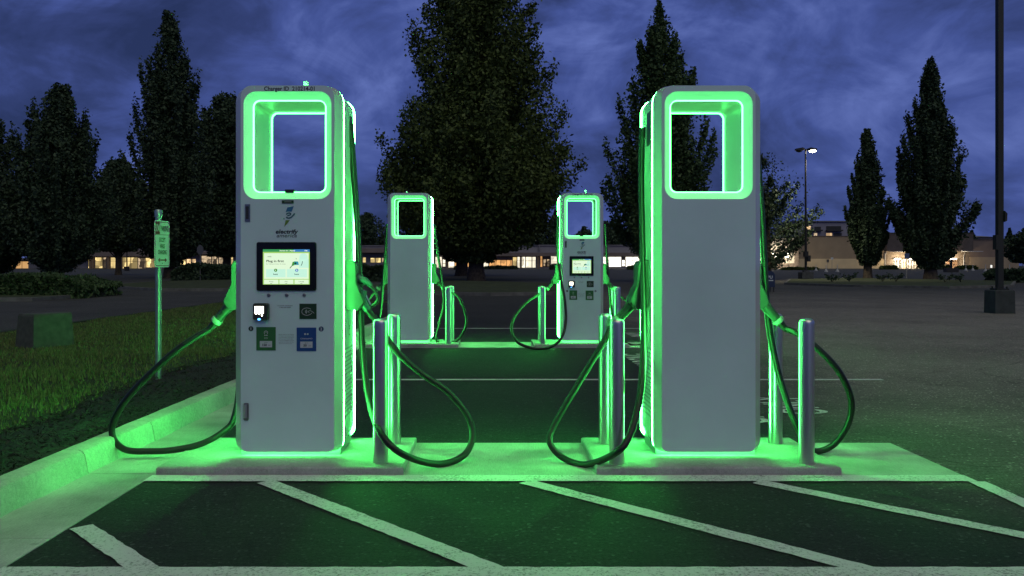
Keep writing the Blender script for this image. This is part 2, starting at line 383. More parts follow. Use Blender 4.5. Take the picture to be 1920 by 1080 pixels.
def raw_mesh(name, V, k, m, parent=None):
    n = len(V)//k; me = bpy.data.meshes.new(name)
    me.vertices.add(len(V)); me.vertices.foreach_set('co', np.ascontiguousarray(V, dtype=np.float32).ravel())
    me.loops.add(len(V)); me.loops.foreach_set('vertex_index', np.arange(len(V), dtype=np.int32))
    me.polygons.add(n); me.polygons.foreach_set('loop_start', np.arange(0, len(V), k, dtype=np.int32))
    try: me.polygons.foreach_set('loop_total', np.full(n, k, dtype=np.int32))
    except Exception: pass
    me.materials.append(m); me.update(calc_edges=True)
    o = bpy.data.objects.new(name, me); COL.objects.link(o)
    if parent is not None: o.parent = parent
    return o
def leaf_geo(x, y, z, s, flat=0.0, asp=.55):
    n = len(x); d = rng.standard_normal((n,3)); d[:,2] *= (1-flat); d /= np.linalg.norm(d, axis=1)[:,None]+1e-9
    e = rng.standard_normal((n,3)); e[:,2] *= (1-flat); e -= d*np.sum(e*d, axis=1)[:,None]; e /= np.linalg.norm(e, axis=1)[:,None]+1e-9
    c = np.stack([x,y,z],1); s = s[:,None]
    V = np.empty((n,4,3)); V[:,0] = c-d*s; V[:,1] = c+e*s*asp; V[:,2] = c+d*s; V[:,3] = c-e*s*asp
    return V.reshape(-1,3)
def leafs(name, x, y, z, s, m, flat=0.0, asp=.55, parent=None, kind=None, label=None):
    o = raw_mesh(name, leaf_geo(x,y,z,s,flat,asp), 4, m, parent)
    return tag(o, label or ('bark chips scattered over the planting bed' if kind else None), kind=kind)
bed()

# concrete islands, pads and painted lines of the two charger rows
ROW = 7.77
def island(dy):
    g = MB(); g.box(-2.0, 2.755, 4.995+dy, 5.9+dy, -.02, .006)
    tag(g.build('island_slab', CONC), 'pale concrete strip between charger pads', kind='structure')
    for (x0, x1) in ((-1.985, -.53), (.607, 2.048)):
        p = MB(); xl = x0
        p.loft([[(x0+.0, 5.0+dy, -.02), (x1, 5.0+dy, -.02), (x1, 5.87+dy, -.02), (x0, 5.87+dy, -.02)],
                [(x0+.0, 5.0+dy, .043), (x1, 5.0+dy, .043), (x1, 5.87+dy, .043), (x0, 5.87+dy, .043)],
                [(x0+.008, 5.008+dy, .05), (x1-.008, 5.008+dy, .05), (x1-.008, 5.862+dy, .05), (x0+.008, 5.862+dy, .05)]])
        tag(fixnormals(p.build('charger_pad', CONC_P)), 'raised concrete pad under a charger', kind='structure')
island(0); island(ROW)
def line(a, b, w, z=.008, jag=True):
    a, b = Vector((*a, z)), Vector((*b, z)); d = (b-a); n = max(2, int(d.length/.05)); t = d.normalized(); s = Vector((-t.y, t.x, 0))
    mb = MB(); L_, R_ = [], []
    for i in range(n+1):
        p = a + d*(i/n); j = .004 if jag else 0
        L_.append(p + s*(w/2 + random.uniform(-j, j))); R_.append(p - s*(w/2 + random.uniform(-j, j)))
    mb.add(L_ + R_, [(i, n+1+i, n+2+i, i+1) for i in range(n)])
    return tag(mb.build('road_marking', PAINT), 'white painted parking line', kind='structure')
line((-2.0, 4.915), (2.76, 4.915), .14, .0085)
line((-2.0, 3.405), (3.2, 3.405), .125)
line((2.752, 4.84), (2.752, 0.5), .10)
for (x0, y0, x1, y1) in ((-1.945, 4.01, -1.432, 3.468), (-1.30, 4.845, -.0217, 3.468), (.185, 4.845, 1.487, 3.468), (1.504, 4.845, 2.70, 3.59)):
    t_ = (y0 - (3.40 if y1 < 3.5 else y1)) / (y0 - y1)
    line((x0, y0), (x0 + (x1-x0)*t_, y0 + (y1-y0)*t_), .105, .0065)
line((-2.0, 9.165), (4.2, 9.165), .10); line((-2.0, 16.65), (4.2, 16.65), .10)
for yc in (7.5, 10.95, 15.1):
    mb = MB()
    for (s, xc, wd_) in (('CHARGING', 1.98, 1.75), ('ONLY', 2.60, .92)):
        vs, fs = text_geo(s, .42, bold=.012, width=wd_)
        mb.add([(xc - b, yc + a, .009) for a, b in vs], fs)
    tag(mb.build('stall_lettering', PAINT), 'white stencilled stall lettering', kind='structure')

# ------------------------------------------------------------------ charging stations
D2 = .28                                   # half depth
def make_charger():
    root = empty('charging_station')
    H0, H1 = .034, 2.30; hc = (H0+H1)/2; hh = H1-H0
    flat = rrect(.578, hh, .068, 6, 0, hc, .040); full = rrect(.672, hh+.012, .10, 6, 0, hc, .065)
    hole_o = rrect(.543, .665, .078, 6, 0, 1.931); hole_i = rrect(.459, .581, .045, 6, 0, 1.931)
    n = len(flat)
    for sgn in (-1, 1):                    # front and back shells
        mb = MB(); yo, ys = sgn*D2, sgn*(D2-.058)
        mb.loft([at_y(hole_o, yo), at_y(flat, yo)], False, False)
        mb.loft([at_y(full, ys), at_y(rrect(.62, hh-.05, .08, 6, 0, hc), ys)], False, False)
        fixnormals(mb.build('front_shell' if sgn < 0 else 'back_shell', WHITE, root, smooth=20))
        ec = MB(); ec.loft([at_y(flat, yo), at_y(full, ys)], False, False)
        fixnormals(ec.build('edge_trim', WHITE_E, root, smooth=20))
        bz = MB(); midl = [((a[0]+b[0])/2*1.0, (a[1]+b[1])/2) for a, b in zip(hole_o, hole_i)]
        midl = [(0 + (x-0)*1.02, 1.931 + (z-1.931)*1.02) for x, z in midl]
        bz.loft([at_y(hole_o, yo), at_y(midl, yo - sgn*.018), at_y(hole_i, yo - sgn*.055)], False, False)
        fixnormals(bz.build('light_bezel', BEZ, root, smooth=60))
        ri = MB(); hs = rrect(.459-.004, .581-.004, .043, 6, 0, 1.931); hs2 = rrect(.459-.016, .581-.016, .037, 6, 0, 1.931)
        ya, yb = yo - sgn*.056, yo - sgn*.064
        ri.loft([at_y(hs, ya), at_y(hs2, ya), at_y(hs2, yb), at_y(hs, yb)], False, False)
        fixnormals(ri.build('light_strip', LEDR, root))
        st = MB(); a = rrect(.672-.010, hh+.002, .095, 6, 0, hc, .060); b = rrect(.672-.0006, hh+.0114, .0998, 6, 0, hc, .0647)
        ya, yb = ys - sgn*.001, ys - sgn*.022
        st.loft([at_y(a, ya), at_y(b, ya), at_y(b, yb), at_y(a, yb)], False, False)
        st.m = [1 if max(st.v[q][2] for q in f) < .075 else 0 for f in st.f]
        fixnormals(st.build('light_strip', [LEDM, LEDL], root))
    tn = MB(); tn.loft([at_y(hole_i, -D2+.055), at_y(hole_i, D2-.055)], False, False)
    fixnormals(tn.build('window_tunnel', LENS, root, smooth=40))
    sn = MB(); sn.box(-.028, .028, -D2+.05, -D2+.085, 1.642, 1.662); sn.build('sensor', DARK, root)
    bd = MB(); e = D2 - .070
    fr = rrect(.662, hh-.004, .09, 6, 0, hc)
    bd.loft([at_y(hole_i, -e), at_y(fr, -e)], False, False)
    bd.loft([at_y(fr, -e), at_y(fr, e)], False, False)
    bd.loft([at_y(fr, e), at_y(hole_i, e)], False, False)
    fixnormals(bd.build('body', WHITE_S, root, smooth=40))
    pl = MB(); pl.box(-.312, .312, -.194, .194, 0, .06); pl.build('plinth', GREYM, root)
    an = MB(); an.lathe([(.02, 0), (.02, .006), (.012, .008), (.012, .03), (.017, .032), (.017, .052), (.014, .056)], 16, (.075, -.1, H1+.006)); an.build('antenna', WHITE_S, root, smooth=30)
    for sx in (-1, 1):
        X = sx*.3308
        sl = MB(); sl.box(min(X, X+sx*.004), max(X, X+sx*.004), .02, .14, 1.96, 2.17); sl.build('cable_slot', DARK, root)
        vt = MB()
        vt.box(min(X, X+sx*.001), max(X, X+sx*.001), -.15, .15, .22, .66)
        vt.build('vent', mat('vent_shadow', (0.40, 0.41, 0.41), .6), root)
        vs = MB()
        for k in range(16):
            z = .235 + k*.0265
            vs.loft([[(X+sx*.001, y, z), (X+sx*.0035, y, z+.005), (X+sx*.0035, y, z+.010), (X+sx*.001, y, z+.017)] for y in (-.15, .15)])
        fixnormals(vs.build('vent_louvres', WHITE_S, root))
        pt = MB(); pt.box(min(X, X+sx*.003), max(X, X+sx*.003), -.06, .06, .71, .85); pt.build('service_panel', WHITE_S, root)
        for z in (.735, .775, .79):
            pb = MB(); pb.box(min(X+sx*.003, X+sx*.005), max(X+sx*.003, X+sx*.005), .0, .012, z, z+.008); pb.build('service_button', DARK, root)
        ho = MB()
        prof = [(0, 1.225), (.055, 1.215), (.068, 1.19), (.070, 1.07), (.120, .965), (.122, .948), (.085, .905), (.02, .902), (0, .92)]
        def sec(y, k): return [(sx*(.3308 + max(0, px_)*k), y, 1.06 + (pz-1.06)*(.97 if k < 1 else 1)) for px_, pz in prof]
        ho.loft([sec(-.125, .92), sec(-.115, 1), sec(.045, 1), sec(.055, .92)])
        fixnormals(ho.build('holster', HOLS, root, smooth=25))
    return root

def front_details(root, plate2, tint):
    y0 = -D2; FX = lambda px: (px - 539.4)/303.5; FZ = lambda py: 1.187 + (498-py)/303.5
    y1 = y0 - .0015
    m = MB(); put_text(m, 'Charger ID  210214-01', FX(543), y1, FZ(166), .026, bold=.016, width=.312); m.build('id_lettering', TXT, root)
    m = MB(); m.box(FX(529), FX(551), y0-.003, y0, FZ(381.5), FZ(375.5)); lb = m.build('name_plate', DGREEN, root)
    m = MB(); rect(m, FX(534), FX(547), FZ(379.3), FZ(377.6), y0-.0045); m.build('plate_lettering', mat('grey_ink', (.25,.3,.26), .5), lb)
    # lightning emblem with a small e
    m = MB(); q = lambda pts: [(FX(480 + a/10.8), FZ(370 + b/10.8)) for a, b in pts]
    poly(m, q([(605,300),(640,205),(770,178),(728,290),(660,285)]), y1, 0)
    stroke(m, q([(615,345),(650,320),(700,318),(712,340),(690,360),(640,372)]), .0075, y1, 2)
    stroke(m, q([(615,400),(660,425),(720,405),(755,365),(790,325)]), .0085, y1, 2)
    poly(m, q([(555,445),(570,410),(588,445)]), y1, 2)
    poly(m, q([(605,462),(690,462),(640,530),(575,598)]), y1, 1)
    m.build('emblem', [LOGO_B, LOGO_G, LOGO_T], root)
    m = MB(); put_text(m, 'electrify', FX(538.5), y1, FZ(434), .0245, bold=.028, shear=.18, width=.139)
    put_text(m, 'america', FX(538), y1, FZ(441.5), .0225, shear=.18, width=.125); m.build('wordmark', TXT, root)
    # latches
    m = MB(); m.box(FX(460), FX(469.5), y0-.006, y0, FZ(415), FZ(383)); lt = m.build('latch', STEEL_D, root)
    m = MB(); m.box(FX(462), FX(467), y0-.009, y0-.006, FZ(411), FZ(387)); put_text(m, '0000', FX(464.7), y0-.0095, FZ(390), .008); m.build('latch_lever', mat('latch_dark', (.08,.08,.075), .4, metal=.7), lt)
    m = MB(); m.loft([at_y(rrect(.032, .108, .008, 3, FX(462), FZ(772)), y) for y in (y0, y0-.006)]); lt = fixnormals(m.build('latch', STEEL_D, root))
    m = MB(); m.box(FX(458.5), FX(465), y0-.018, y0-.006, FZ(783), FZ(758)); m.build('latch_lever', STEEL, lt)
    # seams of the service door
    # screen
    m = MB(); w, h = (594-482)/303.5, (545-454)/303.5; cx, cz = FX(538), FZ(499.5)
    m.loft([at_y(rrect(w, h, .012, 4, cx, cz), y0), at_y(rrect(w, h, .012, 4, cx, cz), y0-.009), at_y(rrect(w-.006, h-.006, .010, 4, cx, cz), y0-.012)])
    sc = fixnormals(m.build('screen', BLACK, root))
    d = MB(); S = lambda a: FX(470 + a/9.82); T = lambda b: FZ(445 + b/9.82); yd = y0-.0128
    rect(d, S(240), S(1098), T(868), T(222), yd, 6)
    rect(d, S(240), S(1098), T(268), T(222), yd-.0003, 1); rect(d, S(800), S(1098), T(268), T(222), yd-.0005, 2)
    rect(d, S(260), S(1080), T(765), T(292), yd-.0003, 0)
    disc(d, S(985), yd-.0005, T(370), .026, 5); rect(d, S(900), S(1080), T(560), T(400), yd-.0005, 5)
    for a, b in ((260,525),(542,800),(820,1080)): rect(d, S(a), S(b), T(858), T(778), yd-.0003, 0)
    rect(d, S(298), S(655), T(735), T(585), yd-.0006, 5); rect(d, S(680), S(1050), T(735), T(585), yd-.0006, 5)
    put_text(d, 'ready', S(360), yd-.001, T(352), .0085, 3)
    put_text(d, 'Plug in first', S(465), yd-.001, T(436), .0135, 3, bold=.022, width=.108)
    put_text(d, 'and follow prompts on screen', S(480), yd-.001, T(490), .0052, 3, width=.122)
    put_text(d, 'Station 01 | Ready', S(690), yd-.001, T(246), .0062, 7, width=.096); put_text(d, '10:00', S(1030), yd-.001, T(246), .0062, 7)
    disc(d, S(474), yd-.001, T(606), .0098, 4); disc(d, S(862), yd-.001, T(606), .0098, 2)
    put_text(d, '1', S(474), yd-.0014, T(606), .009, 7, bold=.02); put_text(d, '2', S(862), yd-.0014, T(606), .009, 7, bold=.02)
    put_text(d, 'Ready', S(474), yd-.001, T(678), .0082, 3, bold=.02); put_text(d, 'Ready', S(862), yd-.001, T(678), .0082, 3, bold=.02)
    for a, s in ((392,'Pricing'),(668,'Help'),(946,'Language')): put_text(d, s, S(a), yd-.001, T(812), .0065, 3)
    for a in (392, 668, 946): rect(d, S(a-18), S(a+18), T(851), T(845), yd-.001, 3)
    poly(d, [(S(765),T(535)),(S(785),T(455)),(S(830),T(440)),(S(840),T(500)),(S(800),T(520))], yd-.001, 4)
    poly(d, [(S(815),T(510)),(S(820),T(442)),(S(888),T(445)),(S(900),T(508))], yd-.0013, 8); disc(d, S(838), yd-.0016, T(480), .006, 3)
    rect(d, S(874), S(888), T(505), T(450), yd-.0016, 2); stroke(d, [(S(735),T(570)),(S(770),T(525))], .004, yd-.0012, 3)
    stroke(d, [(S(968),T(440)),(S(958),T(490)),(S(940),T(522))], .0035, yd-.0012, 3); stroke(d, [(S(850),T(385)),(S(852),T(405))], .003, yd-.0012, 3)
    d.build('display', [SC_BG, SC_TOP, SC_BLU, SC_INK, SC_GRN, SC_PALE, SC_EDGE, SC_W, SC_CY], sc)
    for px in (504.5, 538, 571):
        m = MB(); m.lathe([(.0105, 0), (.0105, .004), (.008, .006)], 16); b = m.build('push_button', STEEL_D, root, smooth=30)
        b.location = (FX(px), y0, FZ(553.5)); b.rotation_euler = (R(90), 0, 0)
    # card reader
    cx, cz = FX(491.5), FZ(584); m = MB()
    m.loft([at_y(rrect(.094, .104, .012, 4, cx, cz), y0), at_y(rrect(.094, .104, .012, 4, cx, cz), y0-.03), at_y(rrect(.082, .092, .01, 4, cx, cz), y0-.036)])
    cr = fixnormals(m.build('card_reader', mat('reader_dark', (.03,.032,.03), .35), root))
    m = MB(); rect(m, FX(481), FX(497.5), FZ(587), FZ(574), y0-.037)
    for a in (483.5, 488.8, 494): disc(m, FX(a), y0-.037, FZ(588), .004)
    disc(m, FX(494.5), y0-.037, FZ(590.8), .005); m.build('reader_display', SC_WR, cr)
    m = MB(); disc(m, FX(489.2), y0-.0375, FZ(598), .010, 0, 16, .006); m.build('reader_light', LEDB, cr)
    m = MB(); put_text(m, 'Customer Assistance', FX(535), y1, FZ(572.8), .0058, width=.094); put_text(m, '1-000-000-0000', FX(535), y1, FZ(576.4), .0058, width=.07)
    m.build('help_lettering', TXT, root)
    m = MB(); m.box(FX(562), FX(594), y0-.003, y0, FZ(598), FZ(569.5)); cp = m.build('contactless_plate', DGREEN, root)
    m = MB(); q = lambda a, b: (FX(460 + a/9.82), FZ(560 + b/9.82)); yy = y0-.0042
    el = [q(1140 + 95*math.cos(R(t)), 238 + 68*math.sin(R(t))) for t in range(20, 340, 20)]
    stroke(m, el, .0022, yy)
    for r in (22, 36, 50): stroke(m, [q(1092 + r*math.cos(R(t)), 238 + r*math.sin(R(t))) for t in range(-50, 51, 20)], .002, yy)
    stroke(m, [q(1185, 262), q(1160, 235), q(1200, 218), q(1235, 235), q(1275, 270)], .002, yy); m.build('contactless_symbol', INKW, cp)
    for px, py, s, mm in ((471, 616.3, '1', mat('badge_dark', (.012,.05,.04), .5)), (602.7, 616.8, '2', mat('badge_blue', (.012,.05,.14), .5))):
        m = MB(); disc(m, FX(px), y1, FZ(py), .0155); bo = m.build('number_badge', mm, root)
        m = MB(); put_text(m, s, FX(px), y1-.001, FZ(py), .017, bold=.02); m.build('badge_number', INKW, bo)
    for k, (a, b, c, e_, mm, kw) in enumerate(((481.2, 517.4, 613.2, 657, GREENP, '150'), (556.8, 593.4, 614.2, 658.3, plate2, '50'))):
        m = MB(); m.box(FX(a), FX(b), y0-.003, y0, FZ(e_), FZ(c)); pp = m.build('connector_plate', mm, root)
        m = MB(); cx = (FX(a)+FX(b))/2; zt = FZ(c); yy = y0-.0042
        rect(m, cx-.038, cx+.038, zt-.125, zt-.086, yy, 1)
        put_text(m, 'up to', cx, yy-.0006, zt-.094, .0065, 2); put_text(m, kw, cx-.008, yy-.0006, zt-.110, .014, 2, bold=.03); put_text(m, 'kW', cx+.022, yy-.0006, zt-.112, .007, 2)
        if k == 0:
            stroke(m, [(cx+.011*math.cos(R(t)), zt-.034+.011*math.sin(R(t))) for t in range(-50, 231, 28)], .0022, yy, 0)
            for dx in (-.004, .004): disc(m, cx+dx, yy, zt-.031, .0022, 0, 8)
            for dx in (-.006, .006): disc(m, cx+dx, yy, zt-.051, .0036, 0, 10)
            put_text(m, 'CCS', cx, yy, zt-.068, .008, 0)
        else:
            for dx in (-.008, .008):
                disc(m, cx+dx, yy, zt-.040, .0055, 0, 12); disc(m, cx+dx, yy-.0005, zt-.040, .002, 2, 8)
            put_text(m, 'CHAdeMO', cx, yy, zt-.068, .009, 0, width=.074)
        m.build('plate_lettering', [INKW, mat('pale_card', (.55,.6,.62), .5), TXT], pp)
    m = MB()
    for k in range(7): 
        w_ = .094 if k not in (3, 6) else (.088 if k == 3 else .08)
        z = FZ(627.0 + k*2.85); put_text(m, ('plug the connector in and follow', 'the steps on the screen to begin', 'to end the session press stop on', 'the screen then return the cable', 'do not use if damaged or wet and', 'keep this area clear at all times', 'call for help with this unit')[k], FX(537.2) - (.094-w_)/2, y1, z, .0042, width=w_)
    m.build('instruction_lettering', TXT, root)

def to_local(root, pts):
    mi = Matrix.Rotation(-root.rotation_euler.z, 4, 'Z') @ Matrix.Translation(-Vector(root.location)); return [mi @ Vector(p) for p in pts]

def cable(root, pts, r=.0208):
    mb = MB(); mb.tube(to_local(root, spline(pts, 10)), r, 12); return fixnormals(mb.build('charging_cable', RUBBER, root, smooth=60))
HAND = mat('handle_grip', (0.03, 0.032, 0.03), .45)
COLL = mat('collar_grey', (0.26, 0.27, 0.26), .4)
HOLS = mat('holster_grey', (0.036, 0.038, 0.038), .5)
def ccs_plug(root, sx, a=(.107, .92), d=(.66, -.75), yc=-.035):
    """connector seated in the holster: grip, collar, strain relief"""
    A = Vector((sx*(.3308 + a[0]), yc, a[1])); t = Vector((sx*d[0], 0, d[1])).normalized()
    mb = MB(); mb.tube([A - t*.05, A + t*.0, A + t*.05, A + t*.105], [.034, .035, .031, .029], 14)
    p = fixnormals(mb.build('connector', HAND, root, smooth=50))
    c = MB(); c.tube([A + t*.105, A + t*.112, A + t*.130, A + t*.136], [.034, .038, .038, .033], 14); fixnormals(c.build('collar', COLL, p, smooth=40))
    b = MB(); b.tube([A + t*.136, A + t*.19], [.026, .019], 12); fixnormals(b.build('strain_relief', RUBBER, p, smooth=50))
    return A + t*.19
def pistol_plug(root, sx, yc=-.06):
    mb = MB(); X = .3308; P = lambda x, z: Vector((sx*(X+x), yc, z))
    mb.tube([P(.03,1.10), P(.07,1.105), P(.12,1.085), P(.155,1.055)], [.030, .030, .024, .016], 12)
    mb.tube([P(.10,1.03), P(.09,.985), P(.11,.94), P(.135,.90)], [.030, .034, .033, .028], 12)
    p = fixnormals(mb.build('connector', mat('pistol_teal', (.05,.09,.10), .25), root, smooth=50))
    a = MB(); a.tube(spline([P(.10,1.075), P(.145,1.06), P(.185,1.015), P(.198,.965), P(.175,.935), P(.135,.915)], 6), [.010]*31, 10); fixnormals(a.build('trigger_guard', DARK, p, smooth=50))
    l = MB(); l.tube(spline([P(.105,1.03), P(.125,.985), P(.150,.935)], 6), .007, 8); fixnormals(l.build('trigger', STEEL, p, smooth=50))
    b = MB(); b.tube([P(.125,.91), P(.17,.85)], [.024, .019], 12); fixnormals(b.build('strain_relief', RUBBER, p, smooth=50))

proto = make_charger()
PADZ = .05
def place(o, x, y, rot):
    o.location = (x, y, PADZ); o.rotation_euler = (0, 0, rot); return o
cA = place(proto, -1.272, 5.53, 0)
cB = place(copy_tree(proto), 1.331, 5.53, math.pi)
cC = place(copy_tree(proto), -1.292, 5.53+ROW, math.pi)
cD = place(copy_tree(proto), 1.357, 5.53+ROW, 0)
front_details(cA, BLUEP, 0); front_details(cD, GREENP, 1)
GRP = 'white charging stations with green light strips'
tag(cA, 'tall white charging station with lit screen nearest the kerb and green sign', 'charging station', GRP)
tag(cB, 'tall white charging station with blank front standing between two pairs of steel posts', 'charging station', GRP)
tag(cC, 'smaller looking white charging station with blank front under the big tree', 'charging station', GRP)
tag(cD, 'white charging station with lit screen in the farther row, cable looping over its front', 'charging station', GRP)
def C(pts): return [W(*p) for p in pts]
# front row cables
pistol_plug(cA, 1)
cable(cA, C([(657,232,5.60),(664,330,5.60),(671,440,5.58),(676,560,5.53),(680,660,5.46),(692,750,5.32),(716,815,5.03),(758,853,5.0),(820,870,5.17),(868,855,5.3),(886,820,5.38),(877,780,5.42),(840,735,5.44),(790,700,5.44),(745,660,5.44),(716,620,5.46),(700,592,5.475)]))
e = ccs_plug(cA, -1)
cable(cA, [cA.matrix_basis @ e] + C([(340,650,5.45),(290,693,5.43),(240,745,5.42),(214,788,5.45),(212,820,5.45),(235,843,5.4),(280,846,5.42),(330,843,5.45),(380,831,5.5),(420,808,5.55),(440,780,5.58),(450,700,5.6),(455,500,5.62),(460,300,5.62)]))
e = ccs_plug(cB, 1)      # turned round: its +x side faces the left of the picture
cable(cB, C([(1204,240,5.60),(1202,330,5.60),(1205,480,5.5),(1207,600,5.4),(1205,690,5.3),(1197,760,5.12),(1178,822,4.99),(1150,852,4.98),(1097,871,5.18),(1055,858,5.3),(1031,830,5.36),(1038,800,5.42),(1062,757,5.46),(1095,702,5.5),(1135,636,5.53)]) + [cB.matrix_basis @ e])
e = ccs_plug(cB, -1, yc=.02)
cable(cB, [cB.matrix_basis @ e] + C([(1500,628,5.45),(1540,660,5.42),(1575,700,5.42),(1596,750,5.45),(1590,795,5.48),(1565,832,5.5),(1535,846,5.52),(1515,838,5.5),(1497,806,5.5),(1475,750,5.52),(1457,690,5.54),(1443,620,5.56),(1437,560,5.58),(1428,400,5.6),(1418,260,5.62)]))
# back row cables
e = ccs_plug(cC, -1)
cable(cC, [cC.matrix_basis @ e] + C([(859,556,13.2),(871,582,13.2),(874,610,13.2),(860,636,13.2),(838,644,13.2),(823,643,13.2),(818,632,13.2),(824,606,13.22),(832,573,13.24),(830,532,13.26),(821,475,13.3),(814,420,13.3)]))
e = ccs_plug(cC, 1)
cable(cC, [cC.matrix_basis @ e] + C([(692,560,13.2),(678,590,13.2),(675,620,13.15),(683,642,13.1),(698,643,13.1),(708,620,13.15),(716,560,13.2),(722,480,13.3),(726,420,13.3)]))
e = ccs_plug(cD, -1)
cable(cD, [cD.matrix_basis @ e] + C([(1012,551,13.2),(987,567,13.0),(966,592,12.8),(959,617,12.6),(968,639,12.45),(987,650,12.38),(1012,654,12.37),(1038,648,12.5),(1055,629,12.7),(1061,598,12.85),(1058,557,12.92),(1050,516,13.0),(1045,466,13.2),(1046,405,13.3)]))
e = ccs_plug(cD, 1)
cable(cD, [cD.matrix_basis @ e] + C([(1170,560,13.2),(1205,585,13.2),(1225,612,13.15),(1213,640,13.1),(1190,648,13.1),(1168,638,13.1),(1152,610,13.15),(1144,560,13.2),(1139,500,13.3),(1134,420,13.3)]))

# bollards
def make_bollard():
    mb = MB(); r = .0455
    prof = [(r, 0), (r, .835), (r*.985, .846), (r*.93, .856), (r*.8, .863), (r*.5, .867), (.004, .868)]
    mb.lathe(prof, 32); o = mb.build('bollard', STEEL, smooth=40)
    h = MB()
    for a in (200, 340): h.lathe([(.004, 0), (.004, .004)], 10)
    return o
b0 = make_bollard(); first = True
BL = ['steel bollard beside the screen charger with cable crossing its foot', 'steel bollard just behind the cable-crossed one beside the front screen charger',
      'steel bollard left of the blank front charger with cable crossing its foot', 'steel bollard behind its twin on the left of the blank front charger',
      'steel bollard right of the blank front charger, at the pad front corner', 'steel bollard at the pad back edge right of the blank front charger',
      'small steel bollard right of the far blank charger', 'steel bollard hidden behind another beside the far blank charger',
      'small steel bollard left of the far screen charger', 'steel bollard hidden behind another left of the far screen charger',
      'nearer steel bollard right of the far screen charger', 'farther steel bollard right of the far screen charger']
k = 0
for dy in (0, ROW):
    for (x, y) in ((-.679, 5.124), (-.663, 5.68), (.743, 5.11), (.749, 5.68), (1.884, 5.11), (1.886, 5.68)):
        o = b0 if k == 0 else b0.copy()
        if k: COL.objects.link(o)
        o.location = (x, y+dy, PADZ); tag(o, BL[k], 'bollard', 'stainless steel bollards on the charger pads'); k += 1

# ------------------------------------------------------------------ parking sign by the kerb
def sign():
    p = W(297, 718, 8.3); root = empty('parking_sign', (p.x, 8.3, .11), R(0))
    tag(root, 'green lit no parking except while charging sign on a steel post', 'sign')
    mb = MB(); mb.tube([(0,0,-.1), (0,0,1.62)], .0285, 16); mb.build('post', mat('galvanised', (.45,.46,.46), .35, metal=.8, nscale=12), root, smooth=40)
    mb = MB(); mb.lathe([(.031,1.60),(.034,1.60),(.036,1.655),(.03,1.672),(.01,1.676)], 16); mb.build('post_cap', mat('galvanised', (.45,.46,.46)), root, smooth=40)
    pl = empty('sign_face', (0,0,0)); COL.objects.unlink(pl); bpy.data.objects.remove(pl)
    rot = R(85)
    mb = MB(); zc = CZ + (HY-457.5)/F*8.3 - .11; h, w = .455, .305
    mb.loft([at_y(rrect(w, h, .028, 5, 0, zc), y) for y in (-.036, -.039)]); 
    pn = mb.build('panel', mat('sign_white', (.72,.75,.72), .45), root); fixnormals(pn); pn.rotation_euler = (0,0,rot); 
    y = -.0402
    m = MB(); S = lambda u: (u-.5)*w; T = lambda v: zc + h/2 - v*h
    a, b = rrect(w-.024, h-.024, .02, 5, 0, zc), rrect(w-.036, h-.036, .016, 5, 0, zc)
    m.loft([at_y(a, y), at_y(b, y)], False, False, mi=1)
    rect(m, S(.06), S(.94), T(.305), T(.297), y, 1)
    rect(m, S(.065), S(.335), T(.295), T(.03), y-.0002, 1); rect(m, S(.075), S(.325), T(.238), T(.085), y-.0006, 0)
    put_text(m, 'NO', S(.2), y-.001, T(.16), .075, 1, width=.066, bold=.02); put_text(m, 'EV', S(.63), y-.001, T(.075), .012, 1); put_text(m, 'PARKING', S(.64), y-.001, T(.165), .052, 2, width=.16, bold=.02)
    for s, v, ww in (('EXCEPT', .41, .125), ('WHILE', .545, .10), ('CHARGING', .675, .175)): put_text(m, s, S(.5), y-.001, T(v), .040, 2, width=ww, bold=.03)
    v = .845; poly(m, [(S(.2),T(v)),(S(.33),T(v-.05)),(S(.33),T(v+.05))], y-.001, 1); poly(m, [(S(.8),T(v)),(S(.67),T(v+.05)),(S(.67),T(v-.05))], y-.001, 1); rect(m, S(.32), S(.68), T(v+.014), T(v-.014), y-.001, 1)
    disc(m, S(.5), y-.001, T(.915), .006, 2)
    lt = m.build('sign_lettering', [mat('sign_white', (.7,.7,.7)), mat('sign_red', (.20,.012,.012), .5), mat('sign_green_ink', (.02,.045,.02), .5)], pn)
sign()

# utility box on the lawn
def utility():
    p = G(66, 655, .12); Y = p.y
    root = empty('utility_box', (p.x, p.y + .25, .10), R(62)); tag(root, 'squat green utility pedestal standing on the lawn', 'utility box')
    w, d, h = .60, .40, .49; m = mat('utility_green', (.075,.07,.055), .7, nscale=14, namt=.25, bump=.2, bscale=30)
    mb = MB(); mb.loft([at_z(w, d, 0), at_z(w-.05, d-.06, h-.03), at_z(w-.07, d-.08, h)]); fixnormals(mb.build('cabinet', m, root))
    mb = MB(); mb.box(-w/2-.03, w/2+.03, -d/2-.03, d/2+.03, -.05, .012); mb.build('base', CONC_K, root)
def at_z(w, d, z): return [(-w/2,-d/2,z),(w/2,-d/2,z),(w/2,d/2,z),(-w/2,d/2,z)]
utility()

# ------------------------------------------------------------------ trees and hedges
BARK = mat('bark_brown', (0.085, 0.065, 0.045), .9, nscale=6, namt=.5, bump=.9, bscale=12)
F_DARK = foliage('leaves_dark', (0.040, 0.078, 0.028), (0.095, 0.150, 0.052))
F_OLIVE = foliage('leaves_olive', (0.048, 0.080, 0.020), (0.115, 0.155, 0.038))
F_BLUE = foliage('leaves_deep', (0.030, 0.056, 0.029), (0.064, 0.100, 0.050))  # deepest of the three leaf greens

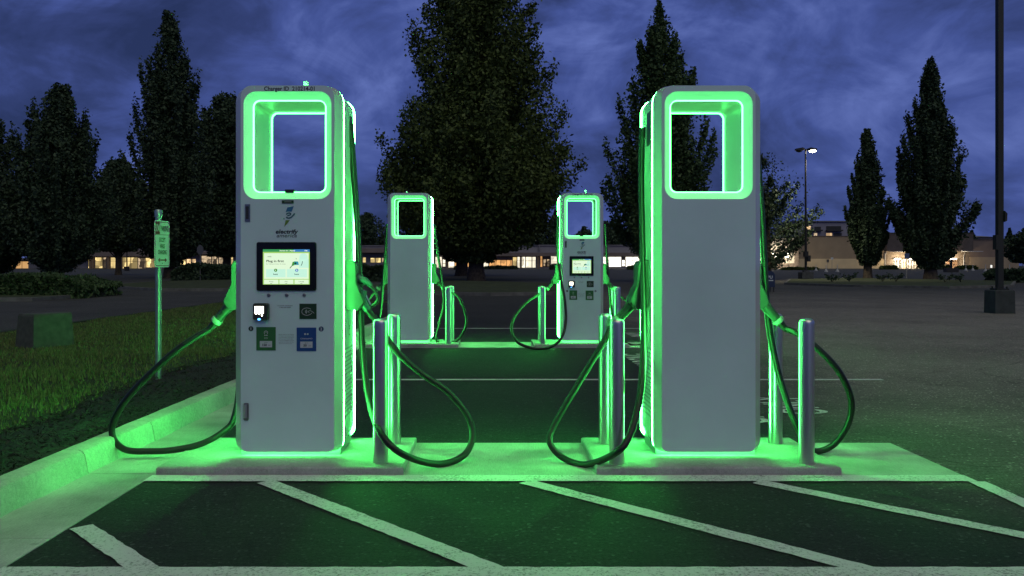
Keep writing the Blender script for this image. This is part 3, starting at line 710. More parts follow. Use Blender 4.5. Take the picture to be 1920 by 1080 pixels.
def tree(name, label, cat, px, Y, top, prof, trunk_r, leaves, ls, m, base_py=None, steep=.5, nl=90, spread=.16, lean=0, group='trees round the car park', spiky=0.0, bare=.0, fillk=.33, plume=0.0):
    """prof: list of (picture height py, half width px) from crown bottom to top, turned into metres at distance Y"""
    X = (px - VX)/F*Y; g = gz(Y); root = empty(name, (X, Y, g)); tag(root, label, cat, group)
    hs = np.array([CZ + (HY - p)/F*Y - g for p, _ in prof]); rs = np.array([w/F*Y for _, w in prof])
    o = np.argsort(hs); hs, rs = hs[o], rs[o]; z0, z1 = hs[0], hs[-1]; Hc = z1 - z0
    rad = lambda z: float(np.interp(z, hs, rs))
    tr = MB(); ptop = z0 + .8*Hc
    pts = [(0,0,-.2),(0,0,.05*ptop),(.02*Hc*lean,0,.3*ptop),(.0,0,.6*ptop),(0,0,ptop)]
    tr.tube(pts, [trunk_r*1.45, trunk_r*1.08, trunk_r*.9, trunk_r*.55, trunk_r*.12], 10)
    cum = np.cumsum(rs[:-1]+.15*rs.max()); PX, PY, PZ = [], [], []
    leaves = int(leaves*2.9); ls *= .52; fill = int(leaves*fillk); per = (leaves - fill) // nl
    zz = np.linspace(z0, z1, 200); wgt = np.array([rad(z)**1.3 + .08*rs.max()**1.3 for z in zz]); wgt /= wgt.sum()
    for i in range(nl):
        ze = rng.choice(zz, p=wgt); a = rng.random()*2*np.pi; k = .45 + .55*rng.random()**.5 if rng.random() < .75 else rng.random()*.5
        re = rad(ze)*k*(.88 + .2*rng.random())
        zs = max(.55*z0 if z0 > .6 else .3, ze - (.35 + steep*2.2)*re - .05*Hc)
        if ze > z1 - .12*Hc: re *= .8
        ex, ey = re*math.cos(a), re*math.sin(a)
        s = rng.random(per)**.62; 
        cx = ex*s**.8; cy = ey*s**.8; cz = zs + (ze-zs)*s
        w = spread*rs.max()*(.35 + .75*(1-s)) * (.7+.5*rng.random())
        x = cx + rng.standard_normal(per)*w*.62; y = cy + rng.standard_normal(per)*w*.62; z = cz + rng.standard_normal(per)*w*.9 + spiky*rng.random(per)**4*.12*Hc
        r = np.hypot(x, y); lim = np.array(np.interp(z, hs, rs))*(1.06 + .2*rng.random()**2) + .04*rs.max()
        ok = (r < lim) & (z > z0 - .03*Hc) & (z < z1 + .02*Hc)
        PX.append(x[ok]); PY.append(y[ok]); PZ.append(z[ok])
        if i % 2 == 0:
            tr.tube([(0,0,zs), (ex*.35, ey*.35, zs+(ze-zs)*.5), (ex*.9, ey*.9, zs+(ze-zs)*.93)], [trunk_r*.28, trunk_r*.18, trunk_r*.05], 5, False)
    tr.build('trunk', BARK, root, smooth=60)
    # outer foliage that closes the crown between the limbs, in clumps
    zc = rng.choice(zz, p=wgt, size=fill) + rng.standard_normal(fill)*.01*Hc; ac = rng.random(fill)*2*np.pi
    lump = .74 + .11*np.sin(3*ac + 5*zc/rs.max()) + .11*np.sin(5*ac - 4*zc/rs.max() + 2)
    rr = np.interp(zc, hs, rs)*np.sqrt(rng.random(fill))*lump
    rr = rr*(1 - plume*(.5 + .5*np.sin(7*ac + .6*np.sin(zc/Hc*6))))
    keep = (np.sin(4*ac + 5*zc/rs.max()) + np.sin(7*zc/rs.max() - 2*ac) > -1.25)
    PX.append((rr*np.cos(ac))[keep]); PY.append((rr*np.sin(ac))[keep]); PZ.append(zc[keep])
    x, y, z = map(np.concatenate, (PX, PY, PZ))
    leafs('crown', x, y, z, ls*(.6+.8*rng.random(len(x))), m, parent=root, asp=.6)
    return root

tree('broad_tree', 'big broad tree with dense leafy crown rising out of frame behind the far chargers', 'tree', 893, 62, -40,
     [(476,25),(466,80),(452,118),(432,145),(400,176),(340,198),(290,203),(240,184),(170,160),(110,145),(40,128),(-30,110),(-90,60)], .52, 60000, .26, F_OLIVE, steep=.35, nl=170, spread=.15)
tree('rear_tree', 'tree half hidden behind the left side of the big broad tree', 'tree', 866, 85, 150,
     [(480,25),(468,70),(440,140),(350,172),(270,165),(200,120),(150,40)], .55, 24000, .34, F_DARK, steep=.4, nl=90)
tree('columnar_tree', 'tall pointed tree rising behind the blank front charger', 'tree', 1236, 58, 2,
     [(470,50),(440,85),(380,108),(300,112),(220,98),(150,76),(90,46),(45,27),(4,6)], .36, 36000, .23, F_DARK, steep=1.5, nl=120, spread=.105, fillk=.24, plume=.35, spiky=.35)
tree('spreading_tree', 'loose spreading tree with thin outer twigs beside the double headed street lamp', 'tree', 1440, 66, 290,
     [(500,20),(480,55),(440,95),(395,112),(350,85),(310,45),(288,12)], .25, 5200, .19, F_BLUE, steep=.1, nl=46, spread=.10, fillk=.12)
tree('columnar_tree', 'narrow columnar tree standing before the pale store wall', 'tree', 1627, 66, 248,
     [(490,14),(470,34),(440,44),(390,46),(340,38),(300,27),(265,18),(246,8)], .30, 18000, .22, F_BLUE, steep=1.5, nl=80, spread=.105, fillk=.24, plume=.35, spiky=.35)
tree('columnar_tree', 'wide columnar tree nearest the tall dark pole, store doors beside its trunk', 'tree', 1745, 64, 112,
     [(492,18),(470,52),(430,72),(380,82),(330,78),(270,66),(220,45),(190,32),(150,24),(112,8)], .42, 34000, .23, F_BLUE, steep=1.5, nl=120, spread=.105, fillk=.24, plume=.35, spiky=.35)
tree('pointed_tree', 'tallest pointed tree behind the parking sign', 'tree', 318, 72, 30,
     [(486,20),(474,50),(455,85),(400,100),(300,90),(240,85),(200,78),(150,66),(100,42),(60,30),(30,12)], .42, 36000, .27, F_BLUE, steep=1.5, nl=110, spread=.105, fillk=.24, plume=.35, spiky=.6)
tree('bushy_tree', 'dark bushy tree with upright shoots at its top, behind the clipped hedge', 'tree', 108, 60, 165,
     [(500,25),(484,60),(470,85),(440,108),(400,116),(360,112),(300,95),(250,72),(205,48),(165,18)], .34, 36000, .23, F_BLUE, steep=1.3, nl=110, spread=.085, spiky=.9, fillk=.22, plume=.3)
tree('bushy_tree', 'dark tree cut by the left edge of the frame', 'tree', -18, 66, 222,
     [(505,60),(470,100),(400,112),(330,100),(270,70),(222,25)], .34, 20000, .25, F_BLUE, steep=1.1, nl=90, spread=.09, spiky=.6, fillk=.22, plume=.3)
tree('round_tree', 'rounded dark tree just left of the front screen charger top', 'tree', 425, 84, 178,
     [(472,30),(455,60),(430,75),(350,85),(270,78),(215,58),(178,20)], .36, 22000, .33, F_BLUE, steep=.4, nl=80)
tree('bushy_tree', 'low dark tree filling the gap between the bushy tree and the pointed one', 'tree', 222, 90, 300,
     [(466,30),(452,65),(400,75),(340,52),(300,18)], .3, 12000, .34, F_BLUE, steep=.5, nl=60)
for i, (px, Y, top, w, lab) in enumerate(((1010, 235, 408, 40, 'distant dark tree behind the shops, just right of the broad tree'), (1042, 245, 395, 20, 'distant narrow conifer seen through the far screen charger opening'),
        (960, 240, 425, 45, 'distant low tree behind the shop roof under the broad crown'), (1135, 235, 415, 50, 'distant dark tree behind the shops beside the far screen charger'), (690, 240, 400, 60, 'distant dark tree behind the shop roof left of the far blank charger'),
        (1822, 250, 432, 14, 'distant tree above the store roof left of the tall pole'), (1893, 250, 428, 10, 'distant pointed tree above the store roof right of the tall pole'),
        (1930, 90, 425, 55, 'rounded dark tree at the right edge of the frame'), (1095, 240, 425, 30, 'distant low tree behind the shops, right behind the far screen charger'))):
    tree('distant_tree', lab, 'tree', px, Y, top, [(490 if Y < 100 else 478, w*.6), (470 if Y < 100 else 468, w*.9), ((top+470)/2, w), (top+12, w*.5), (top, w*.12)], .3 if Y < 100 else .5, 5200, .30 if Y < 100 else .62, F_BLUE, steep=.5, nl=40, group='trees round the car park')

def hedge(label, x0, x1, y0, y1, z0, h, n, ls, m=F_DARK, cat='hedge'):
    x = x0 + (x1-x0)*rng.random(n); y = y0 + (y1-y0)*rng.random(n); t = rng.random(n)
    bump = 1 + .10*np.sin(x*1.7) + .08*np.sin(x*4.3+y)
    edge = np.minimum(np.minimum(x-x0, x1-x)/(.15*(x1-x0)+.01), 1); z = z0 + h*bump*(.55+.45*np.clip(edge,0,1)**.5)*(1 - (1-t)**1.0*0) * np.where(rng.random(n) < .55, .85+.15*t, t)
    y = np.where(rng.random(n) < .5, y0 + .12*(y1-y0)*rng.random(n), y)
    r = empty('hedge', ((x0+x1)/2, (y0+y1)/2, z0)); tag(r, label, cat, 'hedges')
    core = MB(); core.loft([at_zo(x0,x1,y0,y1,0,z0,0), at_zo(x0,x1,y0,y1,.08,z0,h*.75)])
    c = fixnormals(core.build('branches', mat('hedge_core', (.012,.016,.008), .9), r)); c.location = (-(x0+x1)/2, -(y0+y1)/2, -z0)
    o = leafs('foliage', x-(x0+x1)/2, y-(y0+y1)/2, z-z0, ls*(.6+.8*rng.random(n)), m, parent=r); return r
def at_zo(x0,x1,y0,y1,k,z0,z):
    a, b = k*(x1-x0), k*(y1-y0); return [(x0+a,y0+b,z0+z),(x1-a,y0+b,z0+z),(x1-a,y1-b,z0+z),(x0+a,y1-b,z0+z)]
def px_hedge(label, pa, pb, ytop, ybot, depth, n, ls, m=F_DARK):
    g = G((pa+pb)/2, ybot, 0.0); Y = g.y; h = (ybot - ytop)/F*Y
    hedge(label, (pa-VX)/F*Y, (pb-VX)/F*Y, Y, Y+depth, g.z, h, n, ls, m)
px_hedge('long clipped hedge beside the road at the left edge of the frame', -120, 152, 521, 560, 3.5, 26000, .11, F_DARK)
px_hedge('dark hedge in front of the lit shop windows behind the parking sign', 322, 470, 500, 527, 4, 14000, .2, F_BLUE)
px_hedge('dark hedge seen between the front screen charger and the far blank charger', 640, 728, 500, 528, 3, 9000, .2, F_BLUE)
px_hedge('dark clipped shrub mass at the right edge behind the tall pole', 1893, 1960, 508, 530, 3, 6000, .16, F_BLUE)
px_hedge('low trimmed hedge along the pale store wall left of its doors', 1470, 1535, 502.5, 506.5, 2, 1500, .25, F_OLIVE)
px_hedge('short trimmed hedge just left of the lit store doors', 1657, 1684, 499.5, 505.5, 2, 1200, .25, F_OLIVE)
px_hedge('short trimmed hedge left of the store side entrance', 1762, 1782, 499.5, 505.5, 2, 900, .25, F_OLIVE)
px_hedge('trimmed hedge right of the store side entrance', 1799, 1834, 499.5, 505.5, 2, 1400, .25, F_OLIVE)
px_hedge('low hedge along the orange lit shop front behind the broad tree trunk', 906, 970, 500, 505, 2, 1800, .28, F_BLUE)
px_hedge('small dark bush before the shop windows left of the broad tree trunk', 852, 868, 501, 506, 2, 700, .28, F_BLUE)
px_hedge('small dark bush beside the shop double doors', 1032, 1043, 497, 506, 2, 700, .28, F_BLUE)
px_hedge('rounded bush before the brightest shop window', 1178, 1200, 499, 506, 2, 900, .25, F_OLIVE)

# far planted islands
GRASS_F = mat('far_grass', (0.045, 0.058, 0.016), .95, nscale=2.5, namt=.5, bump=.6, bscale=8)
KERB_F = mat('old_kerb', (0.15, 0.145, 0.13), .9, nscale=3, namt=.3)
def far_island(pts, up=.13):
    P = [G(px, py, up) for px, py in pts]; k = MB(); n = len(P); c = sum(P, Vector())/n
    outer = [(p.x, p.y, gz(p.y)+up) for p in P]; low = [(p.x, p.y, gz(p.y)-.02) for p in P]; inner = [tuple(Vector(p) + (c-Vector(p)).normalized()*.18 + Vector((0,0,.003))) for p in outer]
    k.loft([low, outer, inner], False, False); tag(fixnormals(k.build('island_kerb', KERB_F)), 'kerb of a planted island', kind='structure')
    g = MB(); g.add(inner, [tuple(range(n))]); tag(g.build('island_lawn', GRASS_F), 'grass of a planted island', kind='structure')
far_island([(700,544),(800,547),(920,549),(1060,547),(1130,543),(1105,537),(1040,531),(960,528),(860,526),(740,528),(690,534)])
far_island([(185,535),(300,541),(470,541),(660,536),(640,528),(440,524),(290,527)])
far_island([(-150,560),(60,558),(170,551),(200,545),(150,538),(-150,540)])
far_island([(1470,530),(1600,534),(1780,537),(1900,534),(1905,527),(1780,524),(1600,521),(1480,523)], .12)
def shoots(label, px, py, n=140, h=.5):
    g = G(px, py, .12); r = empty('leafy_plant', (g.x, g.y, g.z)); tag(r, label, 'plant', 'low plants on the far island')
    mb = MB()
    xs, ys, zs = [], [], []
    for k in range(7):
        a = random.random()*6.28; l = h*random.uniform(.6,1.1); tip = (math.cos(a)*l*.9, math.sin(a)*l*.9, l)
        mb.tube([(0,0,0), (tip[0]*.4, tip[1]*.4, l*.6), tip], [.015,.01,.004], 5)
        for j in range(n//7): t = .5+.5*random.random(); xs.append(tip[0]*t+random.gauss(0,.07)); ys.append(tip[1]*t+random.gauss(0,.07)); zs.append(l*t+random.gauss(0,.06))
    mb.build('stem', BARK, r); leafs('foliage', np.array(xs), np.array(ys), np.array(zs), np.full(len(xs), .07), F_BLUE, parent=r)
for px, py, lab in ((1772, 529, 'small leafy plant just right of the wide columnar trunk'), (1801, 529, 'small leafy plant with one tall shoot midway to the dark pole'), (1560, 529, 'small leafy plant left of the narrow columnar trunk'),
                    (1592, 528, 'low leafy plant close beside the narrow columnar trunk'), (1655, 528, 'low leafy plant just right of the narrow columnar trunk'), (1680, 528, 'low leafy plant left of the dark sign post')):
    shoots(lab, px, py)

# ------------------------------------------------------------------ buildings
YB = 190.0; ZB = gz(YB)
BX = lambda px, Y=YB: (px-VX)/F*Y
BZ = lambda py, Y=YB: CZ + (HY-py)/F*Y
M_WALLL = mat('shop_wall', (0.30, 0.28, 0.30), .8, nscale=.4, namt=.12); M_FASC = mat('fascia_tan', (0.22, 0.17, 0.15), .8, nscale=.5, namt=.15); M_ROOF = mat('roof_grey', (0.20, 0.19, 0.22), .85, nscale=.4)
M_FRAME = mat('window_frame_dark', (0.03, 0.028, 0.025), .5); M_COLM = mat('column_tan', (0.25, 0.17, 0.11), .8)
def glow(name, c, s, cells=.5, var=.5):
    """lit room seen through glass: brightness varies with what stands in the room"""
    m = bpy.data.materials.new(name); m.use_nodes = True; nt = m.node_tree; b = nt.nodes['Principled BSDF']; N = nt.nodes.new; L = nt.links.new
    tc = N('ShaderNodeTexCoord'); mp = N('ShaderNodeMapping'); mp.inputs['Scale'].default_value = (1.0, 1, .7); L(tc.outputs['Object'], mp.inputs[0])
    v = N('ShaderNodeTexVoronoi'); v.inputs['Scale'].default_value = cells; v.distance = 'CHEBYCHEV'; L(mp.outputs[0], v.inputs['Vector'])
    n = N('ShaderNodeTexNoise'); n.inputs['Scale'].default_value = cells*2; n.inputs['Detail'].default_value = 5; L(mp.outputs[0], n.inputs['Vector'])
    sp = N('ShaderNodeSeparateColor'); L(v.outputs['Color'], sp.inputs[0])
    a = N('ShaderNodeMath'); a.operation = 'MULTIPLY'; L(sp.outputs[0], a.inputs[0]); L(n.outputs[0], a.inputs[1])
    r = N('ShaderNodeMapRange'); r.inputs[1].default_value = .05; r.inputs[2].default_value = .45; r.inputs[3].default_value = s*(1-var); r.inputs[4].default_value = s*(1+var*.6); L(a.outputs[0], r.inputs[0])
    b.inputs['Base Color'].default_value = (.03,.03,.03,1); b.inputs['Roughness'].default_value = .15
    b.inputs['Emission Color'].default_value = (*c, 1); L(r.outputs[0], b.inputs['Emission Strength']); MATS[name] = m; return m
G_YEL = glow('lit_yellow', (1.0, .74, .30), 1.15, .6, .75); G_WARM = glow('lit_warm', (1.0, .66, .33), 1.1, .7, .6); G_ORG = glow('lit_orange', (1.0, .50, .17), .85, .8, .4)
G_WHT = glow('lit_white', (1.0, .90, .68), 1.35, .7, .45); G_DIM = glow('lit_dim', (.9, .66, .4), .5, 1.1, .9); G_FULL = glow('lit_full', (1.0, .93, .78), 2.2, .5, .2)

def shop_building(name, label, x0, x1, roof_py, fascia, wins, doors=(), cols=(), Y=YB, depth=25, step=()):
    z0 = gz(Y); r = empty(name, (BX((x0+x1)/2, Y), Y, z0)); tag(r, label, 'building', 'shop buildings along the car park')
    ox, oy = r.location.x, Y; X = lambda p: BX(p, Y)-ox; Z = lambda p: BZ(p, Y)-z0
    tops = BZ(roof_py, Y)-z0; fa, fb = Z(fascia[0]), Z(fascia[1])
    # wall, cut into pieces round its openings
    ops = sorted([(a, b, Z(t), Z(bt)) for a, b, t, bt, *_ in list(wins)+list(doors)])
    mb = MB(); cur = X(x0)
    for a, b, zt, zb in ops:
        mb.box(cur, X(a), 0, depth, 0, tops); mb.box(X(a), X(b), 0, depth, zt, tops)
        if zb > .05: mb.box(X(a), X(b), 0, depth, 0, zb)
        cur = X(b)
    mb.box(cur, X(x1), 0, depth, 0, tops); mb.build('wall', M_WALLL, r)
    f = MB(); f.box(X(x0)-.3, X(x1)+.3, -2.4, -.003, fb, fa); f.build('canopy', M_FASC, r)
    rf = MB(); rf.box(X(x0)-.2, X(x1)+.2, -.25, depth+.2, tops+.003, tops+.25)
    ob = rf.build('roof', M_ROOF, r)
    for a, b, py in step:
        s = MB(); s.box(X(a), X(b), -.4, 6, tops+.253, Z(py)); s.build('parapet', M_ROOF, r)
    for w in wins:
        a, b, t, bt, m = w[:5]; n = max(1, round((X(b)-X(a))/1.6)); fm = MB(); u = .07
        zt, zb = Z(t), Z(bt)
        fm.box(X(a), X(b), .05, .15, zt-.1, zt); fm.box(X(a), X(b), .05, .15, zb, zb+.1)
        for k in range(n+1): xx = X(a)+(X(b)-X(a))*k/n; fm.box(max(X(a), xx-u/2), min(X(b), xx+u/2), .06, .14, zb+.1, zt-.1)
        if zt - zb > 1.8: fm.box(X(a), X(b), .07, .13, zb+.62*(zt-zb), zb+.62*(zt-zb)+.06)
        fo = fm.build('window', M_FRAME, r); pn = MB(); pn.box(X(a), X(b), .2, .24, zb, zt); pn.build('pane', m, fo)
    for d in doors:
        a, b, t, bt, m = d[:5]; zt, zb = Z(t), Z(bt); fm = MB(); n = 2 if (X(b)-X(a)) > 1.5 else 1; wd_ = (X(b)-X(a))/n
        for k in range(n):
            xa = X(a)+k*wd_; xb = xa+wd_
            fm.box(xa, xa+.13, .03, .13, zb, zt); fm.box(xb-.13, xb, .03, .13, zb, zt); fm.box(xa+.13, xb-.13, .03, .13, zt-.15, zt); fm.box(xa+.13, xb-.13, .03, .13, zb, zb+.2); fm.box(xa+.13, xb-.13, .03, .13, zb+.42*(zt-zb), zb+.47*(zt-zb))
        fo = fm.build('door', d[5] if len(d) > 5 else M_FRAME, r); pn = MB(); pn.box(X(a), X(b), .18, .22, zb, zt); pn.build('pane', m, fo)
    for c in cols:
        cm = MB(); cm.box(X(c)-.22, X(c)+.22, -2.2, -1.76, 0, fb); cm.build('column', M_COLM, r)
    return r
def split(a, b, n, gap=.6):
    w = (b-a)/n; return [(a+k*w+gap/2, a+(k+1)*w-gap/2) for k in range(n)]
wl = [(165,176.5,482,503.5,G_YEL),(178,192,482,503.5,G_YEL),(193,199,482,503.5,G_DIM),(200,206,482,503.5,G_DIM),(207,218,482,503.5,G_YEL)] + [(a,b,482,504,G_YEL) for a,b in split(219,258,3)] + [(258.5,272,483,504,G_DIM),(272.5,292,483,502,G_YEL)]
shop_building('shop_row', 'low shop row with yellow lit windows behind the parking sign, its roof stepped', 150, 318, 462, (470,481), wl, cols=(177.2,182,211,235), step=((196,275,459.5),))
wl = [(326.5,335.5,484,498,G_WARM),(336.5,348,484,498,G_YEL),(349.5,358.5,485,498,G_WARM),(360,367,485,498,G_WARM)] + [(a,b,478,482.5,G_YEL) for a,b in split(377,432,4)] 
wl = [w for w in wl if w[0] < 370] + [(377.5,396,479,498,G_DIM),(397,409,479,498,G_DIM),(410,431.5,479,498,G_DIM),(433,437,479,498,G_YEL)]
shop_building('shop_row', 'shop row with display windows and a lit lamp inside, left behind the front screen charger', 322, 560, 465, (472,477), wl, step=((350,440,460),))
shop_building('shop_row', 'dim violet shop building with small lit windows left of the far blank charger', 600, 812, 462, (466,474), [(674,679,485,493,G_DIM),(680,686,482,493,G_YEL),(694.5,703,483,493,G_YEL),(704,714,483,493,G_YEL),(716,722,483,493,G_DIM),(695,703,477,482,G_ORG)][:5])
shop_building('shop_row', 'long shop row with white and orange lit fronts behind the broad tree', 813, 1215, 461, (474,480.5),
    [(816,828.5,481,502.5,G_WHT),(837,852,481,502.5,G_WHT),(852.5,870,492,501,G_ORG),(870.5,887,489,501,G_ORG),(905.5,916,483,503,G_WHT)] + [(a,b,487,500,G_ORG) for a,b in split(917,961,4,.4)] + [(961.5,969,481.5,502,G_YEL),(970,977,481,502.5,G_WHT),(978,985,481,502.5,G_WHT),(986,997,481,502.5,G_WHT),(998,1004.5,481,502.5,G_WHT),(1013,1017,477,501,G_ORG),(1033,1050,477,500,G_WHT),(1130,1165,481,501,G_FULL),(1173,1212,481,501,G_FULL)],
    doors=[(829,836,485,501.5,G_WHT),(1018,1031,485,501,G_DIM,mat('door_brown',(.10,.05,.025),.6)),(1165.5,1172.5,486.5,500.5,G_FULL)], cols=(840,976,1008,1126), step=((925,1009,459),(1010,1012,470)))
shop_building('shed', 'flat wall with painted orange glow glimpsed under the dark tree at the left edge', -60, 54, 486, (486.5,488), [(4,53,489.5,504,mat('orange_wall_glow', (.6,.4,.2), .8, emit=(1.0,.55,.20), estr=.62, nscale=.5))], Y=185)  # lamplit wall panel, its light painted as the panel's own emission

M_ST_U = mat('store_tan', (0.30, 0.235, 0.16), .85, nscale=.5, namt=.10); M_ST_L = mat('store_cream', (0.68, 0.54, 0.33), .85, nscale=.5, namt=.08); M_ST_D = mat('store_dark', (0.10, 0.08, 0.075), .85, nscale=.8, namt=.2); M_BRICK = mat('store_brick', (0.20, 0.16, 0.13), .9, nscale=2, namt=.3)
def store():
    Y, z0 = YB, ZB; r = empty('store_building', (BX(1660), Y, z0)); tag(r, 'large flat tan store with cream lower walls and lit glass doors', 'building', 'shop buildings along the car park')
    ox = r.location.x; X = lambda p: BX(p)-ox; Z = lambda p: BZ(p)-z0
    m = MB(); m.box(X(1498), X(1657), 0, 40, Z(485.2), Z(443.5)); m.build('upper_wall', M_ST_U, r)
    m = MB(); m.box(X(1498), X(1657), -.12, 40, 0, Z(485.2)-.003); m.build('lower_wall', M_ST_L, r)
    m = MB(); m.box(X(1496), X(1659), -.15, .5, Z(443.5)+.003, Z(442.3)); m.box(X(1658), X(1819), -1.6, .5, Z(437.5)+.003, Z(436.5)); m.box(X(1818), X(1912), -.15, .5, Z(449.5)+.003, Z(448.5)); m.build('coping', M_ST_D, r)
    m = MB(); m.box(X(1657)+.003, X(1818), -1.5, 40, Z(471), Z(437.5)); m.build('entrance_fascia', M_ST_D, r)
    m = MB(); m.box(X(1663), X(1704), -4.5, -1.503, Z(472.5), Z(471.2)); m.build('canopy', mat('canopy_pale', (.45,.45,.48), .6), r)
    m = MB(); m.box(X(1795), X(1822), -4.5, -1.503, Z(472.5), Z(471.2)); m.build('canopy', mat('canopy_pale', (.45,.45,.48), .6), r)
    m = MB(); m.box(X(1657)+.003, X(1674), 0, 40, 0, Z(471)-.003); m.box(X(1674), X(1718), 0, 40, Z(485), Z(471)-.003); m.box(X(1718), X(1774), 0, 40, 0, Z(471)-.003); m.box(X(1774), X(1803), 0, 40, Z(484), Z(471)-.003); m.box(X(1803), X(1818), 0, 40, 0, Z(471)-.003); m.build('entrance_wall', M_BRICK, r)
    m = MB(); m.box(X(1818)+.003, X(1910), 0, 40, Z(482), Z(449.5)); m.build('upper_wall', mat('store_brown', (.20,.15,.13), .85, nscale=.5, namt=.1), r)
    m = MB(); m.box(X(1818)+.003, X(1910), -.12, 40, 0, Z(482)-.003); m.build('lower_wall', mat('store_sand', (.36,.28,.20), .85, nscale=.5, namt=.1), r)
    m = MB()
    for a, b in ((1674.5,1691),(1702,1718)): 
        for k in range(4): xx = X(a)+(X(b)-X(a))*k/3; m.box(xx-.06, xx+.06, .3, .4, 0, Z(485)-.003)
        m.box(X(a), X(b), .31, .39, Z(497), Z(496.2)); m.box(X(a), X(b), .31, .39, Z(493.5), Z(493))
    fo = m.build('window', mat('frame_white', (.7,.7,.68), .5), r); m = MB(); m.box(X(1674.5), X(1692), .55, .6, 0, Z(485)-.01); m.box(X(1701), X(1718), .55, .6, 0, Z(485)-.01); m.build('pane', G_DIM, fo)
    m = MB(); m.box(X(1692), X(1693.2), .1, .3, 0, Z(486)); m.box(X(1699.8), X(1701), .1, .3, 0, Z(486)); m.box(X(1693.2), X(1699.8), .1, .3, Z(487.5), Z(486)); m.box(X(1696), X(1697), .12, .28, 0, Z(487.5)-.003); fo = m.build('door', mat('frame_white', (.7,.7,.68), .5), r)
    m = MB(); m.box(X(1693.2), X(1699.8), .33, .36, 0, Z(487.5)); m.build('pane', G_WARM, fo)
    m = MB(); m.box(X(1774), X(1803), 1.8, 2.0, 0, Z(484)-.003); m.build('porch_wall', mat('porch_brick', (.45,.28,.18), .9, nscale=2, namt=.2), r)
    for a in (1681, 1708, 1786):
        m = MB(); m.box(X(a)-.65, X(a)+.65, -.5, -.1, Z(486.3), Z(484.2)); f = m.build('wall_lamp', M_FRAME, r)
        m = MB(); m.box(X(a)-.6, X(a)+.6, -.62, -.503, Z(486.2), Z(484.6)); m.box(X(a)-.6, X(a)+.6, -.55, -.12, Z(486.6), Z(486.31)); m.build('lamp_glass', em('lamp_white', (1.0, .92, .72), 30), f)
    for px, zz in ((1659, 476), (1806.5, 478)):
        m = MB(); m.tube([(X(px), -.12, 0), (X(px), -.12, Z(zz)), (X(px)+.35, -.12, Z(zz)+.4)], .09, 8); m.build('downpipe', mat('canopy_pale', (.45,.45,.48)), r)
    return r
store()
def lot_light(x, y, z, e, col=(1.0, .84, .58), size=1.2, spot=None):
    d = bpy.data.lights.new('lamp_light', 'SPOT' if spot else 'POINT'); o = bpy.data.objects.new('lamp_light', d); COL.objects.link(o); o.location = (x, y, z)
    d.energy = e; d.color = col; d.shadow_soft_size = size
    if spot: d.spot_size = R(spot); d.spot_blend = .6
    return o
def corner_store():
    Y = 188.0; z0 = gz(Y); r = empty('corner_shop', (BX(1455, Y), Y, z0)); tag(r, 'pale corner shop with two bright wall lamps behind the loose spreading tree', 'building', 'shop buildings along the car park')
    ox = r.location.x; X = lambda p: BX(p, Y)-ox; Z = lambda p: BZ(p, Y)-z0
    m = MB(); m.box(X(1395), X(1489.5), 0, 12, Z(493.5), Z(447)); m.build('wall', mat('corner_wall', (.55,.50,.42), .85, nscale=.4, namt=.1), r)
    m = MB(); m.box(X(1395), X(1498), -.1, 12, 0, Z(493.5)-.003); m.box(X(1489.5)+.003, X(1497.5), -.05, 12, Z(493.5), Z(449)); m.build('stone_base', M_BRICK, r)
    m = MB(); m.box(X(1395), X(1443), -4, -.103, Z(473), Z(470)); m.build('canopy', M_ROOF, r)
    m = MB(); m.box(X(1425), X(1436), -.14, -.104, Z(503), Z(480)); m.build('window', G_FULL, r)
    for a in (1448.5, 1472.5):
        m = MB(); m.lathe([(.12, 0), (.42, .1), (.55, .5), (.42, .95), (.12, 1.05)], 14, (X(a), -.65, Z(482)-.2)); f = m.build('wall_lamp', em('wall_lamp_glow', (1.0, .92, .72), 14), r, smooth=60)
    m = MB()
    for p in (1440, 1452, 1464.5): m.box(X(p)-.05, X(p)+.05, -5.05, -4.95, 0, 1.5)
    for z in (.7, 1.45): m.box(X(1436), X(1466), -5.03, -4.97, z, z+.07)
    m.build('railing', M_FRAME, r)
corner_store()
def apartments():
    Y = 262.0; z0 = gz(Y); r = empty('apartment_building', (BX(1560, Y), Y, z0)); tag(r, 'grey violet apartment block rising behind the tan store roof', 'building')
    ox = r.location.x; X = lambda p: BX(p, Y)-ox; Z = lambda p: BZ(p, Y)-z0
    m = MB(); m.box(X(1490), X(1640), 0, 20, 0, Z(416)); m.build('wall', mat('flat_wall', (.30,.28,.34), .85, nscale=.3, namt=.1), r)
    m = MB(); m.box(X(1489), X(1641), -.5, 20.5, Z(416)+.003, Z(414)); m.build('roof', M_ROOF, r)
    for (a, b, t, bt, mm) in ((1510,1520,424,430,G_WARM),(1527,1539,425,431,M_FRAME),(1549,1577,424,431,M_FRAME),(1511,1521,436,442,M_FRAME),(1526,1532,437,442,G_DIM),(1549,1560,437,442,G_WARM),(1563,1578,437,442,M_FRAME)):
        m = MB(); m.box(X(a), X(b), -.06, -.003, Z(bt), Z(t)); m.build('window', mm, r)
    for (a, b, t) in ((1508,1540,431),(1548,1578,431)):
        m = MB(); m.box(X(a), X(b), -1.3, -.07, Z(t+2.4), Z(t)); m.build('balcony', M_FRAME, r)
apartments()
